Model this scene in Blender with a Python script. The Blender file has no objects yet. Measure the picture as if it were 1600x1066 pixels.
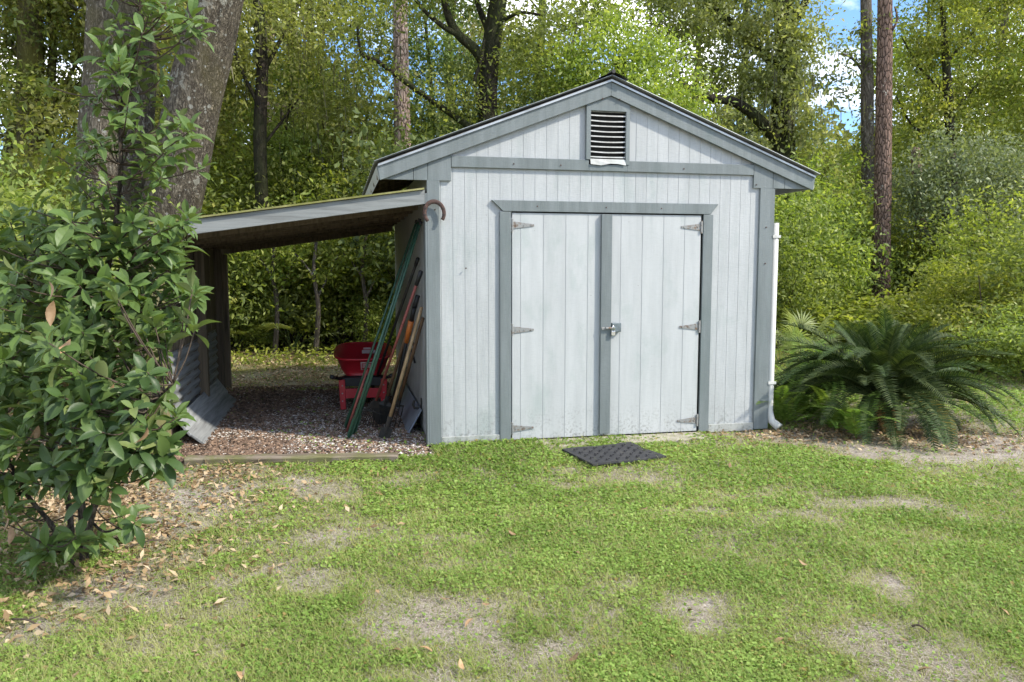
import bpy, math, random
import numpy as np
from mathutils import Vector, Matrix

# ---------------------------------------------------------------- camera, sky, sun, exposure
sc = bpy.context.scene
C = sc.collection
F, PT, YAW, OX, OY, H = 1220.0, 0.0963, 0.22, -0.677, 6.384, 1.4815
cam = bpy.data.cameras.new('camera'); cam_o = bpy.data.objects.new('camera', cam); C.objects.link(cam_o)
cam.sensor_width = 36; cam.lens = F / 1600 * 36; cam.clip_start = 0.05; cam.clip_end = 3000
cam_o.location = (0, 0, H); cam_o.rotation_euler = (math.pi / 2 - PT, 0, 0)
sc.camera = cam_o

SUN = Vector((0.700, -0.250, 0.669)).normalized()          # direction towards the sun
sun_el = math.asin(SUN.z); sun_az = math.atan2(SUN.x, SUN.y)
world = bpy.data.worlds.new('World'); sc.world = world; world.use_nodes = True
wn = world.node_tree; wn.nodes.clear()
sky = wn.nodes.new('ShaderNodeTexSky'); sky.sky_type = 'NISHITA'; sky.sun_disc = False
sky.sun_elevation = sun_el; sky.sun_rotation = sun_az; sky.altitude = 20
sky.air_density = 1.0; sky.dust_density = 0.3; sky.ozone_density = 2.5
tc = wn.nodes.new('ShaderNodeTexCoord')
mp = wn.nodes.new('ShaderNodeMapping'); mp.inputs['Scale'].default_value = (2.2, 2.2, 6.5); mp.inputs['Location'].default_value = (1.25, 5.4, 3.3)
cn = wn.nodes.new('ShaderNodeTexNoise'); cn.inputs['Scale'].default_value = 1.6; cn.inputs['Detail'].default_value = 9
cn.inputs['Roughness'].default_value = 0.58; cn.inputs['Distortion'].default_value = 0.4
cr = wn.nodes.new('ShaderNodeValToRGB'); cr.color_ramp.elements[0].position = 0.45; cr.color_ramp.elements[1].position = 0.64
cr.color_ramp.elements[1].color = (0.95, 0.95, 0.95, 1)
mx = wn.nodes.new('ShaderNodeMix'); mx.data_type = 'RGBA'
mx.inputs['B'].default_value = (9.5, 9.4, 9.2, 1)
bg = wn.nodes.new('ShaderNodeBackground'); bg.inputs['Strength'].default_value = 0.13
wo = wn.nodes.new('ShaderNodeOutputWorld')
wn.links.new(tc.outputs['Generated'], mp.inputs['Vector']); wn.links.new(mp.outputs[0], cn.inputs['Vector'])
wn.links.new(cn.outputs['Fac'], cr.inputs[0]); wn.links.new(cr.outputs[0], mx.inputs['Factor'])
tn = wn.nodes.new('ShaderNodeMix'); tn.data_type = 'RGBA'; tn.blend_type = 'MULTIPLY'; tn.inputs['Factor'].default_value = 1; tn.inputs['B'].default_value = (.50, .60, .72, 1)
wn.links.new(sky.outputs[0], tn.inputs['A']); wn.links.new(tn.outputs['Result'], mx.inputs['A']); wn.links.new(mx.outputs['Result'], bg.inputs['Color'])
wn.links.new(bg.outputs[0], wo.inputs[0])

sl = bpy.data.lights.new('sun', 'SUN'); sl.energy = 2.0; sl.angle = math.radians(2.5); sl.color = (1.0, 0.94, 0.82)
so = bpy.data.objects.new('sun', sl); C.objects.link(so)
so.rotation_euler = (-SUN).to_track_quat('-Z', 'Y').to_euler(); so.location = SUN * 60

sc.view_settings.view_transform = 'Standard'; sc.view_settings.look = 'None'
sc.view_settings.exposure = 1.68; sc.view_settings.gamma = 1; sc.view_settings.use_curve_mapping = False
sc.render.engine = 'CYCLES'
cy = sc.cycles
cy.max_bounces = 8; cy.diffuse_bounces = 5; cy.glossy_bounces = 2; cy.transmission_bounces = 4; cy.transparent_max_bounces = 4
cy.use_denoising = True; cy.caustics_reflective = False; cy.caustics_refractive = False
try: cy.denoising_input_passes = 'RGB_ALBEDO_NORMAL'
except Exception: pass

# ---------------------------------------------------------------- layout helpers (photo measurements -> metres)
cY, sY = math.cos(YAW), math.sin(YAW)
def ray(px, py):
    a = (px - 800) / F; b = -(py - 533) / F
    return Vector((a, math.cos(PT) + b * math.sin(PT), -math.sin(PT) + b * math.cos(PT)))
def gnd(px, py, z=0.0):
    d = ray(px, py); t = (z - H) / d.z
    return Vector((0, 0, H)) + d * t
def at(px, py, depth):
    d = ray(px, py); return Vector((0, 0, H)) + d * (depth / d.y)
def to_local(P):
    x, y = P[0] - OX, P[1] - OY
    return Vector((cY * x + sY * y, -sY * x + cY * y, P[2]))
def to_world(x, y, z=0.0):
    return Vector((OX + cY * x - sY * y, OY + sY * x + cY * y, z))
def side(px, py, x=0.0):                                   # point on the plane local x = const
    d = ray(px, py); n = Vector((cY, sY, 0)); O = Vector((OX, OY, 0)); c = Vector((0, 0, H))
    t = ((O - c).dot(n) + x) / d.dot(n); return to_local(c + d * t)

# ---------------------------------------------------------------- object helpers
def tag(o, label=None, cat=None, group=None, kind=None):
    if label: o['label'] = label
    if cat: o['category'] = cat
    if group: o['group'] = group
    if kind: o['kind'] = kind
    return o
def thing(name, label, cat, loc=(0, 0, 0), rz=0.0, group=None):
    o = bpy.data.objects.new(name, None); C.objects.link(o); o.empty_display_size = 0.1
    o.location = loc; o.rotation_euler = (0, 0, rz)
    return tag(o, label, cat, group)
def link(name, me, parent=None, m=None):
    o = bpy.data.objects.new(name, me); C.objects.link(o)
    if m is not None and not me.materials: me.materials.append(m)
    if parent: o.parent = parent
    return o
class MB:
    def __init__(s): s.v = []; s.f = []
    def poly(s, pts, faces):
        b = len(s.v); s.v += [tuple(p) for p in pts]; s.f += [tuple(i + b for i in f) for f in faces]
    def box(s, x0, x1, y0, y1, z0, z1):
        s.poly([(x0, y0, z0), (x1, y0, z0), (x1, y1, z0), (x0, y1, z0), (x0, y0, z1), (x1, y0, z1), (x1, y1, z1), (x0, y1, z1)],
               [(3, 2, 1, 0), (4, 5, 6, 7), (0, 1, 5, 4), (1, 2, 6, 5), (2, 3, 7, 6), (3, 0, 4, 7)])
    def obox(s, c, ax, ay, az):                            # oriented box: centre and three half-vectors
        c, ax, ay, az = map(Vector, (c, ax, ay, az)); P = []
        for k in (-1, 1):
            for i, j in ((-1, -1), (1, -1), (1, 1), (-1, 1)): P.append(c + ax * i + ay * j + az * k)
        s.poly(P, [(3, 2, 1, 0), (4, 5, 6, 7), (0, 1, 5, 4), (1, 2, 6, 5), (2, 3, 7, 6), (3, 0, 4, 7)])
    def prism(s, xz, y0, y1):                              # polygon in x,z (counter-clockwise from the front), thickness in y
        n = len(xz)
        s.poly([(x, y0, z) for x, z in xz] + [(x, y1, z) for x, z in xz],
               [tuple(range(n)), tuple(range(2 * n - 1, n - 1, -1))] + [(i, n + i, n + (i + 1) % n, (i + 1) % n) for i in range(n)])
    def bar(s, a, b, w, h, up=(0, 0, 1)):
        a, b = Vector(a), Vector(b); d = b - a; u = Vector(up)
        sx = d.cross(u)
        if sx.length < 1e-6: sx = d.cross(Vector((1, 0, 0)))
        sx.normalize(); uu = sx.cross(d).normalized()
        s.obox((a + b) / 2, d / 2, sx * (w / 2), uu * (h / 2))
    def tube(s, pts, rad, n=8, caps=True, wob=None):
        pts = [Vector(p) for p in pts]
        if not hasattr(rad, '__len__'): rad = [rad] * len(pts)
        b = len(s.v); u = None
        for i, p in enumerate(pts):
            t = (pts[min(i + 1, len(pts) - 1)] - pts[max(i - 1, 0)]).normalized()
            if u is None:
                u = t.cross(Vector((0.31, 0.95, 0.1)));
                if u.length < 1e-3: u = t.cross(Vector((1, 0, 0)))
            u = (u - t * u.dot(t)).normalized(); w = t.cross(u)
            for k in range(n):
                a = 2 * math.pi * k / n; r = rad[i] * (wob(p, a) if wob else 1)
                s.v.append(tuple(p + u * (math.cos(a) * r) + w * (math.sin(a) * r)))
        for i in range(len(pts) - 1):
            for k in range(n):
                k2 = (k + 1) % n
                s.f.append((b + i * n + k, b + i * n + k2, b + (i + 1) * n + k2, b + (i + 1) * n + k))
        if caps:
            s.f.append(tuple(b + k for k in range(n - 1, -1, -1)))
            e = b + (len(pts) - 1) * n; s.f.append(tuple(e + k for k in range(n)))
    def mesh(s, name, m=None, smooth=False):
        me = bpy.data.meshes.new(name); me.from_pydata(s.v, [], s.f)
        if m: me.materials.append(m)
        if smooth: me.polygons.foreach_set('use_smooth', [True] * len(me.polygons))
        me.update(); return me
    def build(s, name, m, parent=None, smooth=False, bevel=0.0):
        o = link(name, s.mesh(name, m, smooth), parent)
        if bevel:
            b = o.modifiers.new('bevel', 'BEVEL'); b.width = bevel; b.segments = 2; b.limit_method = 'ANGLE'
        return o
def np_mesh(name, V, k, m, tint=None, smooth=False):        # V: (n*k,3), n polygons of k corners, nothing shared
    V = np.ascontiguousarray(V, dtype=np.float32); nv = len(V); nf = nv // k
    me = bpy.data.meshes.new(name)
    me.vertices.add(nv); me.vertices.foreach_set('co', V.ravel())
    me.loops.add(nv); me.loops.foreach_set('vertex_index', np.arange(nv, dtype=np.int32))
    me.polygons.add(nf); me.polygons.foreach_set('loop_start', np.arange(0, nv, k, dtype=np.int32))
    me.polygons.foreach_set('loop_total', np.full(nf, k, dtype=np.int32))
    if tint is not None:
        a = me.attributes.new('tint', 'FLOAT', 'FACE'); a.data.foreach_set('value', np.asarray(tint, dtype=np.float32))
    if smooth: me.polygons.foreach_set('use_smooth', np.ones(nf, dtype=bool))
    if m: me.materials.append(m)
    me.update(calc_edges=True); return me

# ---------------------------------------------------------------- numpy noise
def _hash(ix, iy, seed):
    n = (ix.astype(np.int64) * 374761393 + iy.astype(np.int64) * 668265263 + seed * 69069) & 0x7fffffff
    n = ((n ^ (n >> 13)) * 1274126177) & 0x7fffffff
    return ((n ^ (n >> 16)) & 0xffff) / 65535.0
def vnoise(x, y, s, seed=0):
    x = np.asarray(x) / s; y = np.asarray(y) / s
    ix, iy = np.floor(x), np.floor(y); fx, fy = x - ix, y - iy
    fx = fx * fx * (3 - 2 * fx); fy = fy * fy * (3 - 2 * fy)
    a, b = _hash(ix, iy, seed), _hash(ix + 1, iy, seed); c, d = _hash(ix, iy + 1, seed), _hash(ix + 1, iy + 1, seed)
    return (a * (1 - fx) + b * fx) * (1 - fy) + (c * (1 - fx) + d * fx) * fy
def fbm(x, y, s, seed=0): return .5 * vnoise(x, y, s, seed) + .3 * vnoise(x, y, s / 2.1, seed + 1) + .2 * vnoise(x, y, s / 4.3, seed + 2)
def unit(a): return a / np.maximum(np.linalg.norm(a, axis=1, keepdims=True), 1e-9)

# ---------------------------------------------------------------- material helpers
class NT:
    def __init__(s, name):
        s.m = bpy.data.materials.new(name); s.m.use_nodes = True; s.t = s.m.node_tree
        s.b = s.t.nodes['Principled BSDF']; s.out = s.t.nodes['Material Output']
    def n(s, t, **kw):
        x = s.t.nodes.new(t)
        for k, v in kw.items(): setattr(x, k, v)
        return x
    def l(s, a, b): s.t.links.new(a, b)
    def put(s, sock, v):
        if hasattr(v, 'is_linked'): s.l(v, sock)
        elif isinstance(v, (tuple, list)): sock.default_value = tuple(v) + ((1,) if len(v) == 3 and sock.type == 'RGBA' else ())
        else: sock.default_value = v
    def coord(s, scale=(1, 1, 1), which='Object'):
        c = s.n('ShaderNodeTexCoord'); m = s.n('ShaderNodeMapping'); m.inputs['Scale'].default_value = scale
        s.l(c.outputs[which], m.inputs['Vector']); return m.outputs[0]
    def pos(s, scale=(1, 1, 1)):
        c = s.n('ShaderNodeNewGeometry'); m = s.n('ShaderNodeMapping'); m.inputs['Scale'].default_value = scale
        s.l(c.outputs['Position'], m.inputs['Vector']); return m.outputs[0]
    def noise(s, vec, scale, detail=4, rough=.55, dist=0):
        x = s.n('ShaderNodeTexNoise'); s.l(vec, x.inputs['Vector']); x.inputs['Scale'].default_value = scale
        x.inputs['Detail'].default_value = detail; x.inputs['Roughness'].default_value = rough; x.inputs['Distortion'].default_value = dist
        return x.outputs['Fac']
    def voro(s, vec, scale, feature='F1', rand=1):
        x = s.n('ShaderNodeTexVoronoi', feature=feature); s.l(vec, x.inputs['Vector']); x.inputs['Scale'].default_value = scale
        x.inputs['Randomness'].default_value = rand; return x.outputs['Distance']
    def ramp(s, fac, stops):
        r = s.n('ShaderNodeValToRGB'); e = r.color_ramp.elements
        while len(e) > 1: e.remove(e[-1])
        for i, (p, c) in enumerate(stops):
            if not isinstance(c, (tuple, list)): c = (c, c, c)
            k = e[0] if i == 0 else e.new(p); k.position = p; k.color = tuple(c) + (1,)
        s.put(r.inputs[0], fac); return r.outputs[0]
    def mix(s, fac, a, b, mode='MIX'):
        x = s.n('ShaderNodeMix', data_type='RGBA', blend_type=mode)
        s.put(x.inputs['Factor'], fac); s.put(x.inputs['A'], a); s.put(x.inputs['B'], b); return x.outputs['Result']
    def math(s, op, a, b=0.0):
        x = s.n('ShaderNodeMath', operation=op); s.put(x.inputs[0], a); s.put(x.inputs[1], b); return x.outputs[0]
    def rnd(s): return s.n('ShaderNodeObjectInfo').outputs['Random']
    def attr(s, a): return s.n('ShaderNodeAttribute', attribute_name=a).outputs['Fac']
    def bump(s, h, strength=.5, dist=.01):
        x = s.n('ShaderNodeBump'); x.inputs['Strength'].default_value = strength; x.inputs['Distance'].default_value = dist
        s.l(h, x.inputs['Height']); s.l(x.outputs[0], s.b.inputs['Normal'])
    def fin(s, col, rough=.8, spec=.3, metal=0):
        s.put(s.b.inputs['Base Color'], col); s.put(s.b.inputs['Roughness'], rough)
        s.put(s.b.inputs['Specular IOR Level'], spec); s.put(s.b.inputs['Metallic'], metal); return s.m

def leaf_mat(name, dark, mid, light, transl=.4, rough=.5, spec=.35, vary=.5, yell=(1.15, 1.2, .55), old=None, g=1.0):
    dark, mid, light = [tuple(min(.55, c * g * w) for c, w in zip(q, (1.0, .945, .94) if g > 1 else (1, 1, 1))) for q in (dark, mid, light)]
    k = NT(name); t = k.attr('tint'); r = k.rnd()
    stops = [(0, dark), (.5, mid), (.93, light)]
    if old: stops += [(.955, old), (1, old)]
    col = k.ramp(t, stops)
    v = k.ramp(r, [(0, 1 - vary * .5), (1, 1 + vary * .0)])
    hs = k.n('ShaderNodeHueSaturation'); k.l(col, hs.inputs['Color'])
    k.l(k.math('ADD', .485, k.math('MULTIPLY', r, .03)), hs.inputs['Hue']); k.l(v, hs.inputs['Value'])
    col = hs.outputs[0]
    k.fin(col, rough, spec)
    tr = k.n('ShaderNodeBsdfTranslucent'); k.l(k.mix(1.0, col, yell, 'MULTIPLY'), tr.inputs['Color'])
    ms = k.n('ShaderNodeMixShader'); ms.inputs[0].default_value = transl
    k.l(k.b.outputs[0], ms.inputs[1]); k.l(tr.outputs[0], ms.inputs[2]); k.l(ms.outputs[0], k.out.inputs['Surface'])
    return k.m

M = {}
def paint(name, base, dirty, mildew=True, scratch=.5):
    k = NT(name); c = k.coord(); r = k.rnd()
    st = k.noise(k.coord((9, 9, .9)), 1.6, 5, .6)
    col = k.mix(k.ramp(st, [(.38, 0), (.72, 1)]), base, dirty)
    bl = k.noise(c, 2.3, 5, .6)
    col = k.mix(k.math('MULTIPLY', k.ramp(bl, [(.5, 0), (.75, 1)]), .55), col, dirty)
    # weathered green-grey blotches with their own outlines
    gr = k.noise(k.coord((3, 3, 1.4)), 1.15, 6, .65)
    col = k.mix(k.math('MULTIPLY', k.ramp(gr, [(.53, 0), (.68, 1)]), .6), col, tuple(x * y for x, y in zip(base, (.70, .77, .74))))
    if mildew:
        sep = k.n('ShaderNodeSeparateXYZ'); k.l(c, sep.inputs[0])
        low = k.ramp(sep.outputs['Z'], [(0.0, 1), (.10, .6), (.32, 0)])
        sp = k.noise(c, 45, 3, .6); sp2 = k.noise(c, 7, 3, .6)
        f = k.math('MULTIPLY', k.math('MULTIPLY', low, k.ramp(sp, [(.48, 0), (.66, .8)])), k.ramp(sp2, [(.34, 0), (.56, 1)]))
        col = k.mix(k.math('MULTIPLY', f, .85), col, (.10, .10, .075))
        specks = k.ramp(k.voro(c, 13), [(.0, 1), (.035, 1), (.05, 0)])
        col = k.mix(k.math('MULTIPLY', specks, k.ramp(k.noise(c, 3, 2), [(.55, 0), (.62, .8)])), col, (.16, .14, .12))
    v = k.ramp(r, [(0, .93), (1, 1.0)])
    col = k.mix(1.0, col, v, 'MULTIPLY')
    g = k.noise(k.coord((26, 26, 190)), 1.0, 3, .6); g2 = k.noise(k.coord((160, 160, 6)), 1.0, 3, .6)
    col = k.mix(k.math('MULTIPLY', k.ramp(g, [(.5, 0), (.68, 1)]), .30 * scratch), col, tuple(x * .62 for x in base))
    k.bump(k.math('ADD', g, g2), .35 * scratch, .004)
    return k.fin(col, .62, .3)
M['siding'] = paint('painted_siding', (.425, .436, .434), (.355, .368, .366), True, 1.0)
M['door'] = paint('painted_door', (.435, .446, .443), (.375, .386, .384), True, .45)
M['trim'] = paint('painted_trim', (.18, .202, .203), (.128, .147, .145), False, 1.0)
M['skirt'] = paint('painted_skirt', (.38, .39, .37), (.28, .285, .26), True, .4)
M['groove'] = NT('painted_groove').fin((.385, .395, .393), .8)
M['white'] = paint('white_plastic', (.56, .56, .535), (.43, .41, .37), False, .1)
M['louvre'] = paint('louvre_white', (.50, .50, .49), (.30, .285, .26), False, .2)

def wood(name, a, b, d, grain=(30, 30, 1.5), rough=.8, moss=None):
    k = NT(name); c = k.coord(grain); g = k.noise(c, 1.2, 6, .6, .5)
    col = k.ramp(g, [(.3, d), (.5, b), (.72, a)])
    col = k.mix(1.0, col, k.ramp(k.rnd(), [(0, .7), (1, 1.0)]), 'MULTIPLY')
    if moss:
        mo = k.noise(k.coord(), 6, 5, .65); col = k.mix(k.ramp(mo, [(.42, 0), (.6, .85)]), col, moss)
    k.bump(g, .4, .004)
    return k.fin(col, rough, .2)
M['old_wood'] = wood('dark_weathered_wood', (.22, .17, .12), (.15, .118, .083), (.07, .056, .04))
M['post'] = wood('green_stained_post', (.30, .25, .15), (.21, .18, .10), (.10, .085, .05), moss=(.20, .19, .07))
M['grey_beam'] = wood('grey_painted_beam', (.26, .27, .265), (.22, .23, .225), (.14, .145, .14), grain=(1.5, 30, 30))
M['ground_board'] = wood('grey_board', (.36, .37, .37), (.27, .28, .285), (.15, .15, .15), grain=(30, 1.5, 30))
M['timber'] = wood('edging_timber', (.30, .25, .20), (.21, .17, .13), (.09, .07, .05), grain=(1.5, 30, 30), moss=(.13, .13, .05))
M['mossroof'] = wood('mossy_roof_edge', (.36, .33, .16), (.26, .25, .10), (.13, .12, .05), grain=(6, 6, 6), moss=(.16, .16, .045))
M['handle_wood'] = wood('ash_handle', (.42, .30, .18), (.32, .22, .12), (.17, .11, .06), grain=(20, 20, 2))
M['brown_handle'] = wood('brown_handle', (.20, .12, .07), (.15, .09, .05), (.08, .05, .03), grain=(20, 20, 2))
M['red_handle'] = wood('red_handle', (.40, .13, .10), (.33, .10, .08), (.22, .07, .055), grain=(8, 8, 3), rough=.5)

def metal(name, col, col2, rough, met, sc_=12, lo=.45, hi=.62):
    k = NT(name); n = k.noise(k.coord(), sc_, 6, .65)
    c = k.mix(k.ramp(n, [(lo, 0), (hi, 1)]), col, col2); k.bump(n, .25, .003); return k.fin(c, rough, .5, met)
M['rust'] = metal('rusty_iron', (.055, .032, .026), (.095, .052, .04), .85, .1, 40)
M['hinge'] = metal('rusted_galvanised_hinge', (.25, .25, .24), (.15, .095, .06), .6, .3, 30, .50, .62)
M['steel'] = metal('galvanised_steel', (.40, .42, .43), (.28, .30, .31), .5, .6, 5)
M['lockgrey'] = metal('grey_lock_steel', (.17, .20, .21), (.12, .14, .145), .5, .4, 20)
M['chrome'] = NT('chrome').fin((.7, .7, .68), .2, .5, 1)
M['darkiron'] = metal('dark_iron', (.035, .035, .033), (.06, .05, .04), .6, .4, 20)
M['green_pole'] = metal('green_painted_pole', (.028, .085, .05), (.06, .10, .075), .45, .1, 14, .5, .7)
M['black'] = NT('black_plastic').fin((.018, .018, .019), .5, .4)
M['orange'] = NT('orange_plastic').fin((.55, .16, .03), .45, .4)
M['rubber'] = metal('black_rubber', (.022, .022, .024), (.05, .048, .046), .75, 0, 25, .5, .7)
M['redsteel'] = metal('red_enamel', (.50, .020, .032), (.38, .02, .026), .38, 0, 7, .5, .8)
M['label_white'] = NT('label_white').fin((.62, .50, .48), .5)
M['label_red'] = NT('label_red').fin((.42, .03, .03), .5)
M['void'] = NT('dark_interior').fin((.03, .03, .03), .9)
M['concrete'] = metal('old_concrete', (.36, .33, .26), (.24, .22, .16), .9, 0, 8)

def bark(name, hi, mid, lo, scale=(9, 9, 2.2), lichen=None, lt=.62, moss=None, plates=False, dots=False, moss2=None):
    k = NT(name); c = k.coord(scale)
    a = k.noise(c, 1.6, 8, .62, .6)
    if plates:
        vm = k.n('ShaderNodeMixRGB'); vm.inputs[0].default_value = .12; k.l(c, vm.inputs[1]); nz = k.n('ShaderNodeTexNoise'); k.l(c, nz.inputs['Vector']); nz.inputs['Scale'].default_value = 1.1; k.l(nz.outputs['Color'], vm.inputs[2]); vm.blend_type = 'ADD'; vm.inputs[0].default_value = .8
        v = k.voro(vm.outputs[0], 1.5, 'DISTANCE_TO_EDGE'); crack = k.ramp(v, [(0, 0), (.10, .75), (.3, 1)])
    else:
        f1 = k.noise(c, .9, 5, .6, 1.2); f2 = k.noise(c, 2.3, 4, .6, .8)
        r1 = k.math('ABSOLUTE', k.math('SUBTRACT', f1, .5)); r2 = k.math('ABSOLUTE', k.math('SUBTRACT', f2, .5))
        crack = k.math('MULTIPLY', k.ramp(r1, [(0, .05), (.05, .6), (.13, 1)]), k.ramp(r2, [(0, .35), (.04, .8), (.10, 1)]))
    col = k.mix(crack, lo, k.ramp(a, [(.32, mid), (.68, hi)]))
    p = k.coord()
    if moss2: col = k.mix(k.ramp(k.noise(p, 1.1, 5, .6), [(.5, 0), (.7, .55)]), col, moss2)
    if moss: col = k.mix(k.ramp(k.noise(p, 1.5, 6, .65), [(.40, 0), (.6, .85)]), col, moss)
    if lichen:
        li = k.math('ADD', k.math('MULTIPLY', k.noise(p, 1.6, 2), .45), k.math('MULTIPLY', k.noise(p, 11, 5, .6, .4), .6))
        col = k.mix(k.ramp(li, [(lt, 0), (lt + .035, .9)]), col, lichen)
    if dots:
        for sc_, r_ in ((5.5, .24), (12, .28)):
            vv = k.n('ShaderNodeTexVoronoi'); k.l(p, vv.inputs['Vector']); vv.inputs['Scale'].default_value = sc_
            d_ = k.math('ADD', vv.outputs['Distance'], k.math('MULTIPLY', k.noise(p, sc_ * 3, 3), .22)); se = k.n('ShaderNodeSeparateColor'); k.l(vv.outputs['Color'], se.inputs[0])
            col = k.mix(k.math('MULTIPLY', k.ramp(d_, [(r_, .85), (r_ + .04, 0)]), k.ramp(se.outputs[0], [(.66, 0), (.70, 1)])), col, (.44, .43, .38))
    k.bump(crack, .9, .035)
    return k.fin(col, .9, .15)
M['oak_bark'] = bark('oak_bark', (.34, .295, .225), (.205, .17, .125), (.05, .04, .03), (19, 19, 5.5), lichen=(.42, .40, .33), lt=.62, dots=True, moss2=(.17, .15, .06))
M['mossy_bark'] = bark('mossy_bark', (.22, .19, .10), (.15, .13, .07), (.06, .05, .03), moss=(.20, .19, .05))
M['dark_bark'] = bark('dark_bark', (.085, .07, .052), (.055, .045, .034), (.02, .016, .013), moss=(.05, .056, .022))
M['pine_bark'] = bark('pine_bark', (.24, .165, .13), (.165, .105, .08), (.06, .04, .03), (13, 13, 4.5), plates=True, lichen=(.48, .44, .38), lt=.64)
M['pale_pine_bark'] = bark('pale_pine_bark', (.56, .43, .375), (.41, .30, .25), (.17, .115, .09), (11, 11, 4), plates=True, lichen=(.62, .58, .52), lt=.62)
M['grey_bark'] = bark('grey_bark', (.30, .26, .21), (.20, .17, .135), (.08, .065, .05), lichen=(.40, .40, .36), lt=.62)
M['twig'] = NT('twig_bark').fin((.075, .055, .04), .8, .2)
M['stem'] = bark('shrub_stem', (.16, .13, .10), (.10, .08, .06), (.04, .033, .025))

M['lf_olive'] = leaf_mat('leaf_olive', (.060, .072, .020), (.116, .130, .037), (.215, .224, .08), .5, g=2.70)
M['lf_dark'] = leaf_mat('leaf_dark', (.030, .050, .016), (.058, .085, .026), (.115, .145, .045), .38, g=2.70)
M['lf_green'] = leaf_mat('leaf_green', (.058, .082, .022), (.116, .148, .036), (.215, .242, .076), .5, g=2.35)
M['lf_bright'] = leaf_mat('leaf_bright', (.092, .128, .024), (.17, .21, .040), (.28, .315, .082), .5, g=2.00)
M['lf_yellow'] = leaf_mat('leaf_yellow', (.092, .130, .024), (.168, .212, .042), (.285, .325, .085), .50, g=2.10)
M['lf_grey'] = leaf_mat('leaf_grey', (.055, .072, .036), (.095, .115, .060), (.170, .185, .105), .38, g=2.60)
M['lf_pale'] = leaf_mat('leaf_pale', (.082, .100, .036), (.165, .185, .066), (.295, .305, .13), .5, g=2.15)
M['lf_moss'] = leaf_mat('hanging_moss', (.09, .09, .05), (.14, .135, .075), (.2, .18, .10), .35)
M['lf_weed'] = leaf_mat('leaf_weed', (.12, .195, .034), (.225, .335, .066), (.345, .445, .115), .35, .6, .2, 0, old=(.30, .22, .08))
M['lf_blade'] = leaf_mat('grass_blade', (.17, .22, .055), (.30, .345, .105), (.46, .45, .21), .35, .6, .2, 0)
M['lf_thatch'] = leaf_mat('dry_thatch', (.25, .205, .16), (.41, .355, .29), (.58, .52, .44), .2, .8, .1, 0, yell=(1, .95, .8))
M['lf_litter'] = leaf_mat('dead_leaf', (.14, .09, .045), (.34, .24, .13), (.56, .44, .29), .15, .8, .15, 0, yell=(1, .9, .7))
M['lf_fern'] = leaf_mat('fern_green', (.10, .17, .03), (.17, .27, .045), (.26, .36, .08), .4, .5, .3, .4)
M['lf_palmetto'] = leaf_mat('palmetto_green', (.17, .22, .07), (.28, .34, .12), (.42, .46, .22), .35, .45, .4, .3)
M['lf_sago'] = leaf_mat('sago_green', (.028, .050, .016), (.050, .080, .022), (.10, .135, .045), .25, .55, .18, .5)
M['lf_sago_old'] = leaf_mat('sago_yellow', (.30, .20, .04), (.38, .27, .05), (.45, .36, .08), .3, .5, .3, .4)
M['lf_dead'] = leaf_mat('sago_brown', (.30, .15, .06), (.38, .20, .08), (.45, .26, .12), .25, .7, .2, .4, yell=(1, .8, .5))
def magnolia_mat():
    k = NT('magnolia_leaf'); r = k.rnd(); c = k.coord()
    col = k.ramp(r, [(0, (.034, .064, .019)), (.5, (.058, .102, .028)), (.85, (.10, .150, .042)), (1, (.19, .22, .075))])
    t = k.attr('tint'); col = k.mix(k.ramp(t, [(.0, 0), (1, .7)]), col, (.095, .165, .036))
    g = k.n('ShaderNodeNewGeometry'); col2 = k.mix(g.outputs['Backfacing'], col, (.13, .155, .065))
    k.fin(col2, .42, .3)
    n = k.noise(c, 30, 3); k.bump(n, .25, .004)
    tr = k.n('ShaderNodeBsdfTranslucent'); k.l(k.mix(1.0, col, (1.6, 1.6, .6), 'MULTIPLY'), tr.inputs['Color'])
    ms = k.n('ShaderNodeMixShader'); ms.inputs[0].default_value = .28
    k.l(k.b.outputs[0], ms.inputs[1]); k.l(tr.outputs[0], ms.inputs[2]); k.l(ms.outputs[0], k.out.inputs['Surface'])
    return k.m
M['magnolia'] = magnolia_mat()
k = NT('dry_magnolia_leaf'); M['dryleaf'] = k.fin(k.mix(1.0, k.ramp(k.noise(k.coord(), 25, 4), [(.3, (.22, .13, .06)), (.7, (.40, .26, .14))]), k.ramp(k.rnd(), [(0, .6), (1, 1.15)]), 'MULTIPLY'), .6, .3)

# ================================================================ SETTING: ground
def ground_material():
    k = NT('sandy_soil'); p = k.pos()
    a = k.noise(p, 1.1, 8, .62, .3); b = k.noise(p, 14, 6, .7); c = k.noise(p, 90, 4, .7)
    col = k.ramp(b, [(.28, (.23, .19, .16)), (.5, (.38, .33, .285)), (.7, (.52, .465, .41))])
    col = k.mix(k.ramp(c, [(.40, .55), (.6, 0)]), col, (.13, .11, .085))
    col = k.mix(k.ramp(a, [(.42, 0), (.62, .75)]), col, (.19, .175, .09))
    # leafy brown woodland floor beyond the clearing
    sep = k.n('ShaderNodeSeparateXYZ'); k.l(p, sep.inputs[0])
    far = k.ramp(k.math('ADD', k.math('MULTIPLY', sep.outputs['Y'], .04), k.math('MULTIPLY', a, .25)), [(.46, 0), (.60, 1)])
    wood_ = k.ramp(k.noise(p, 9, 7, .7), [(.3, (.06, .055, .025)), (.5, (.13, .125, .04)), (.7, (.22, .165, .075))])
    col = k.mix(far, col, wood_)
    k.bump(k.math('ADD', b, k.math('MULTIPLY', c, .5)), .6, .02)
    return k.fin(col, .95, .1)
def ground_h(x, y):
    near = np.clip((np.asarray(y) - 12) / 25, 0, 1)
    return (fbm(x, y, 1.3, 5) - .5) * .05 * (1 - .0) + near * near * 0.5
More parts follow.
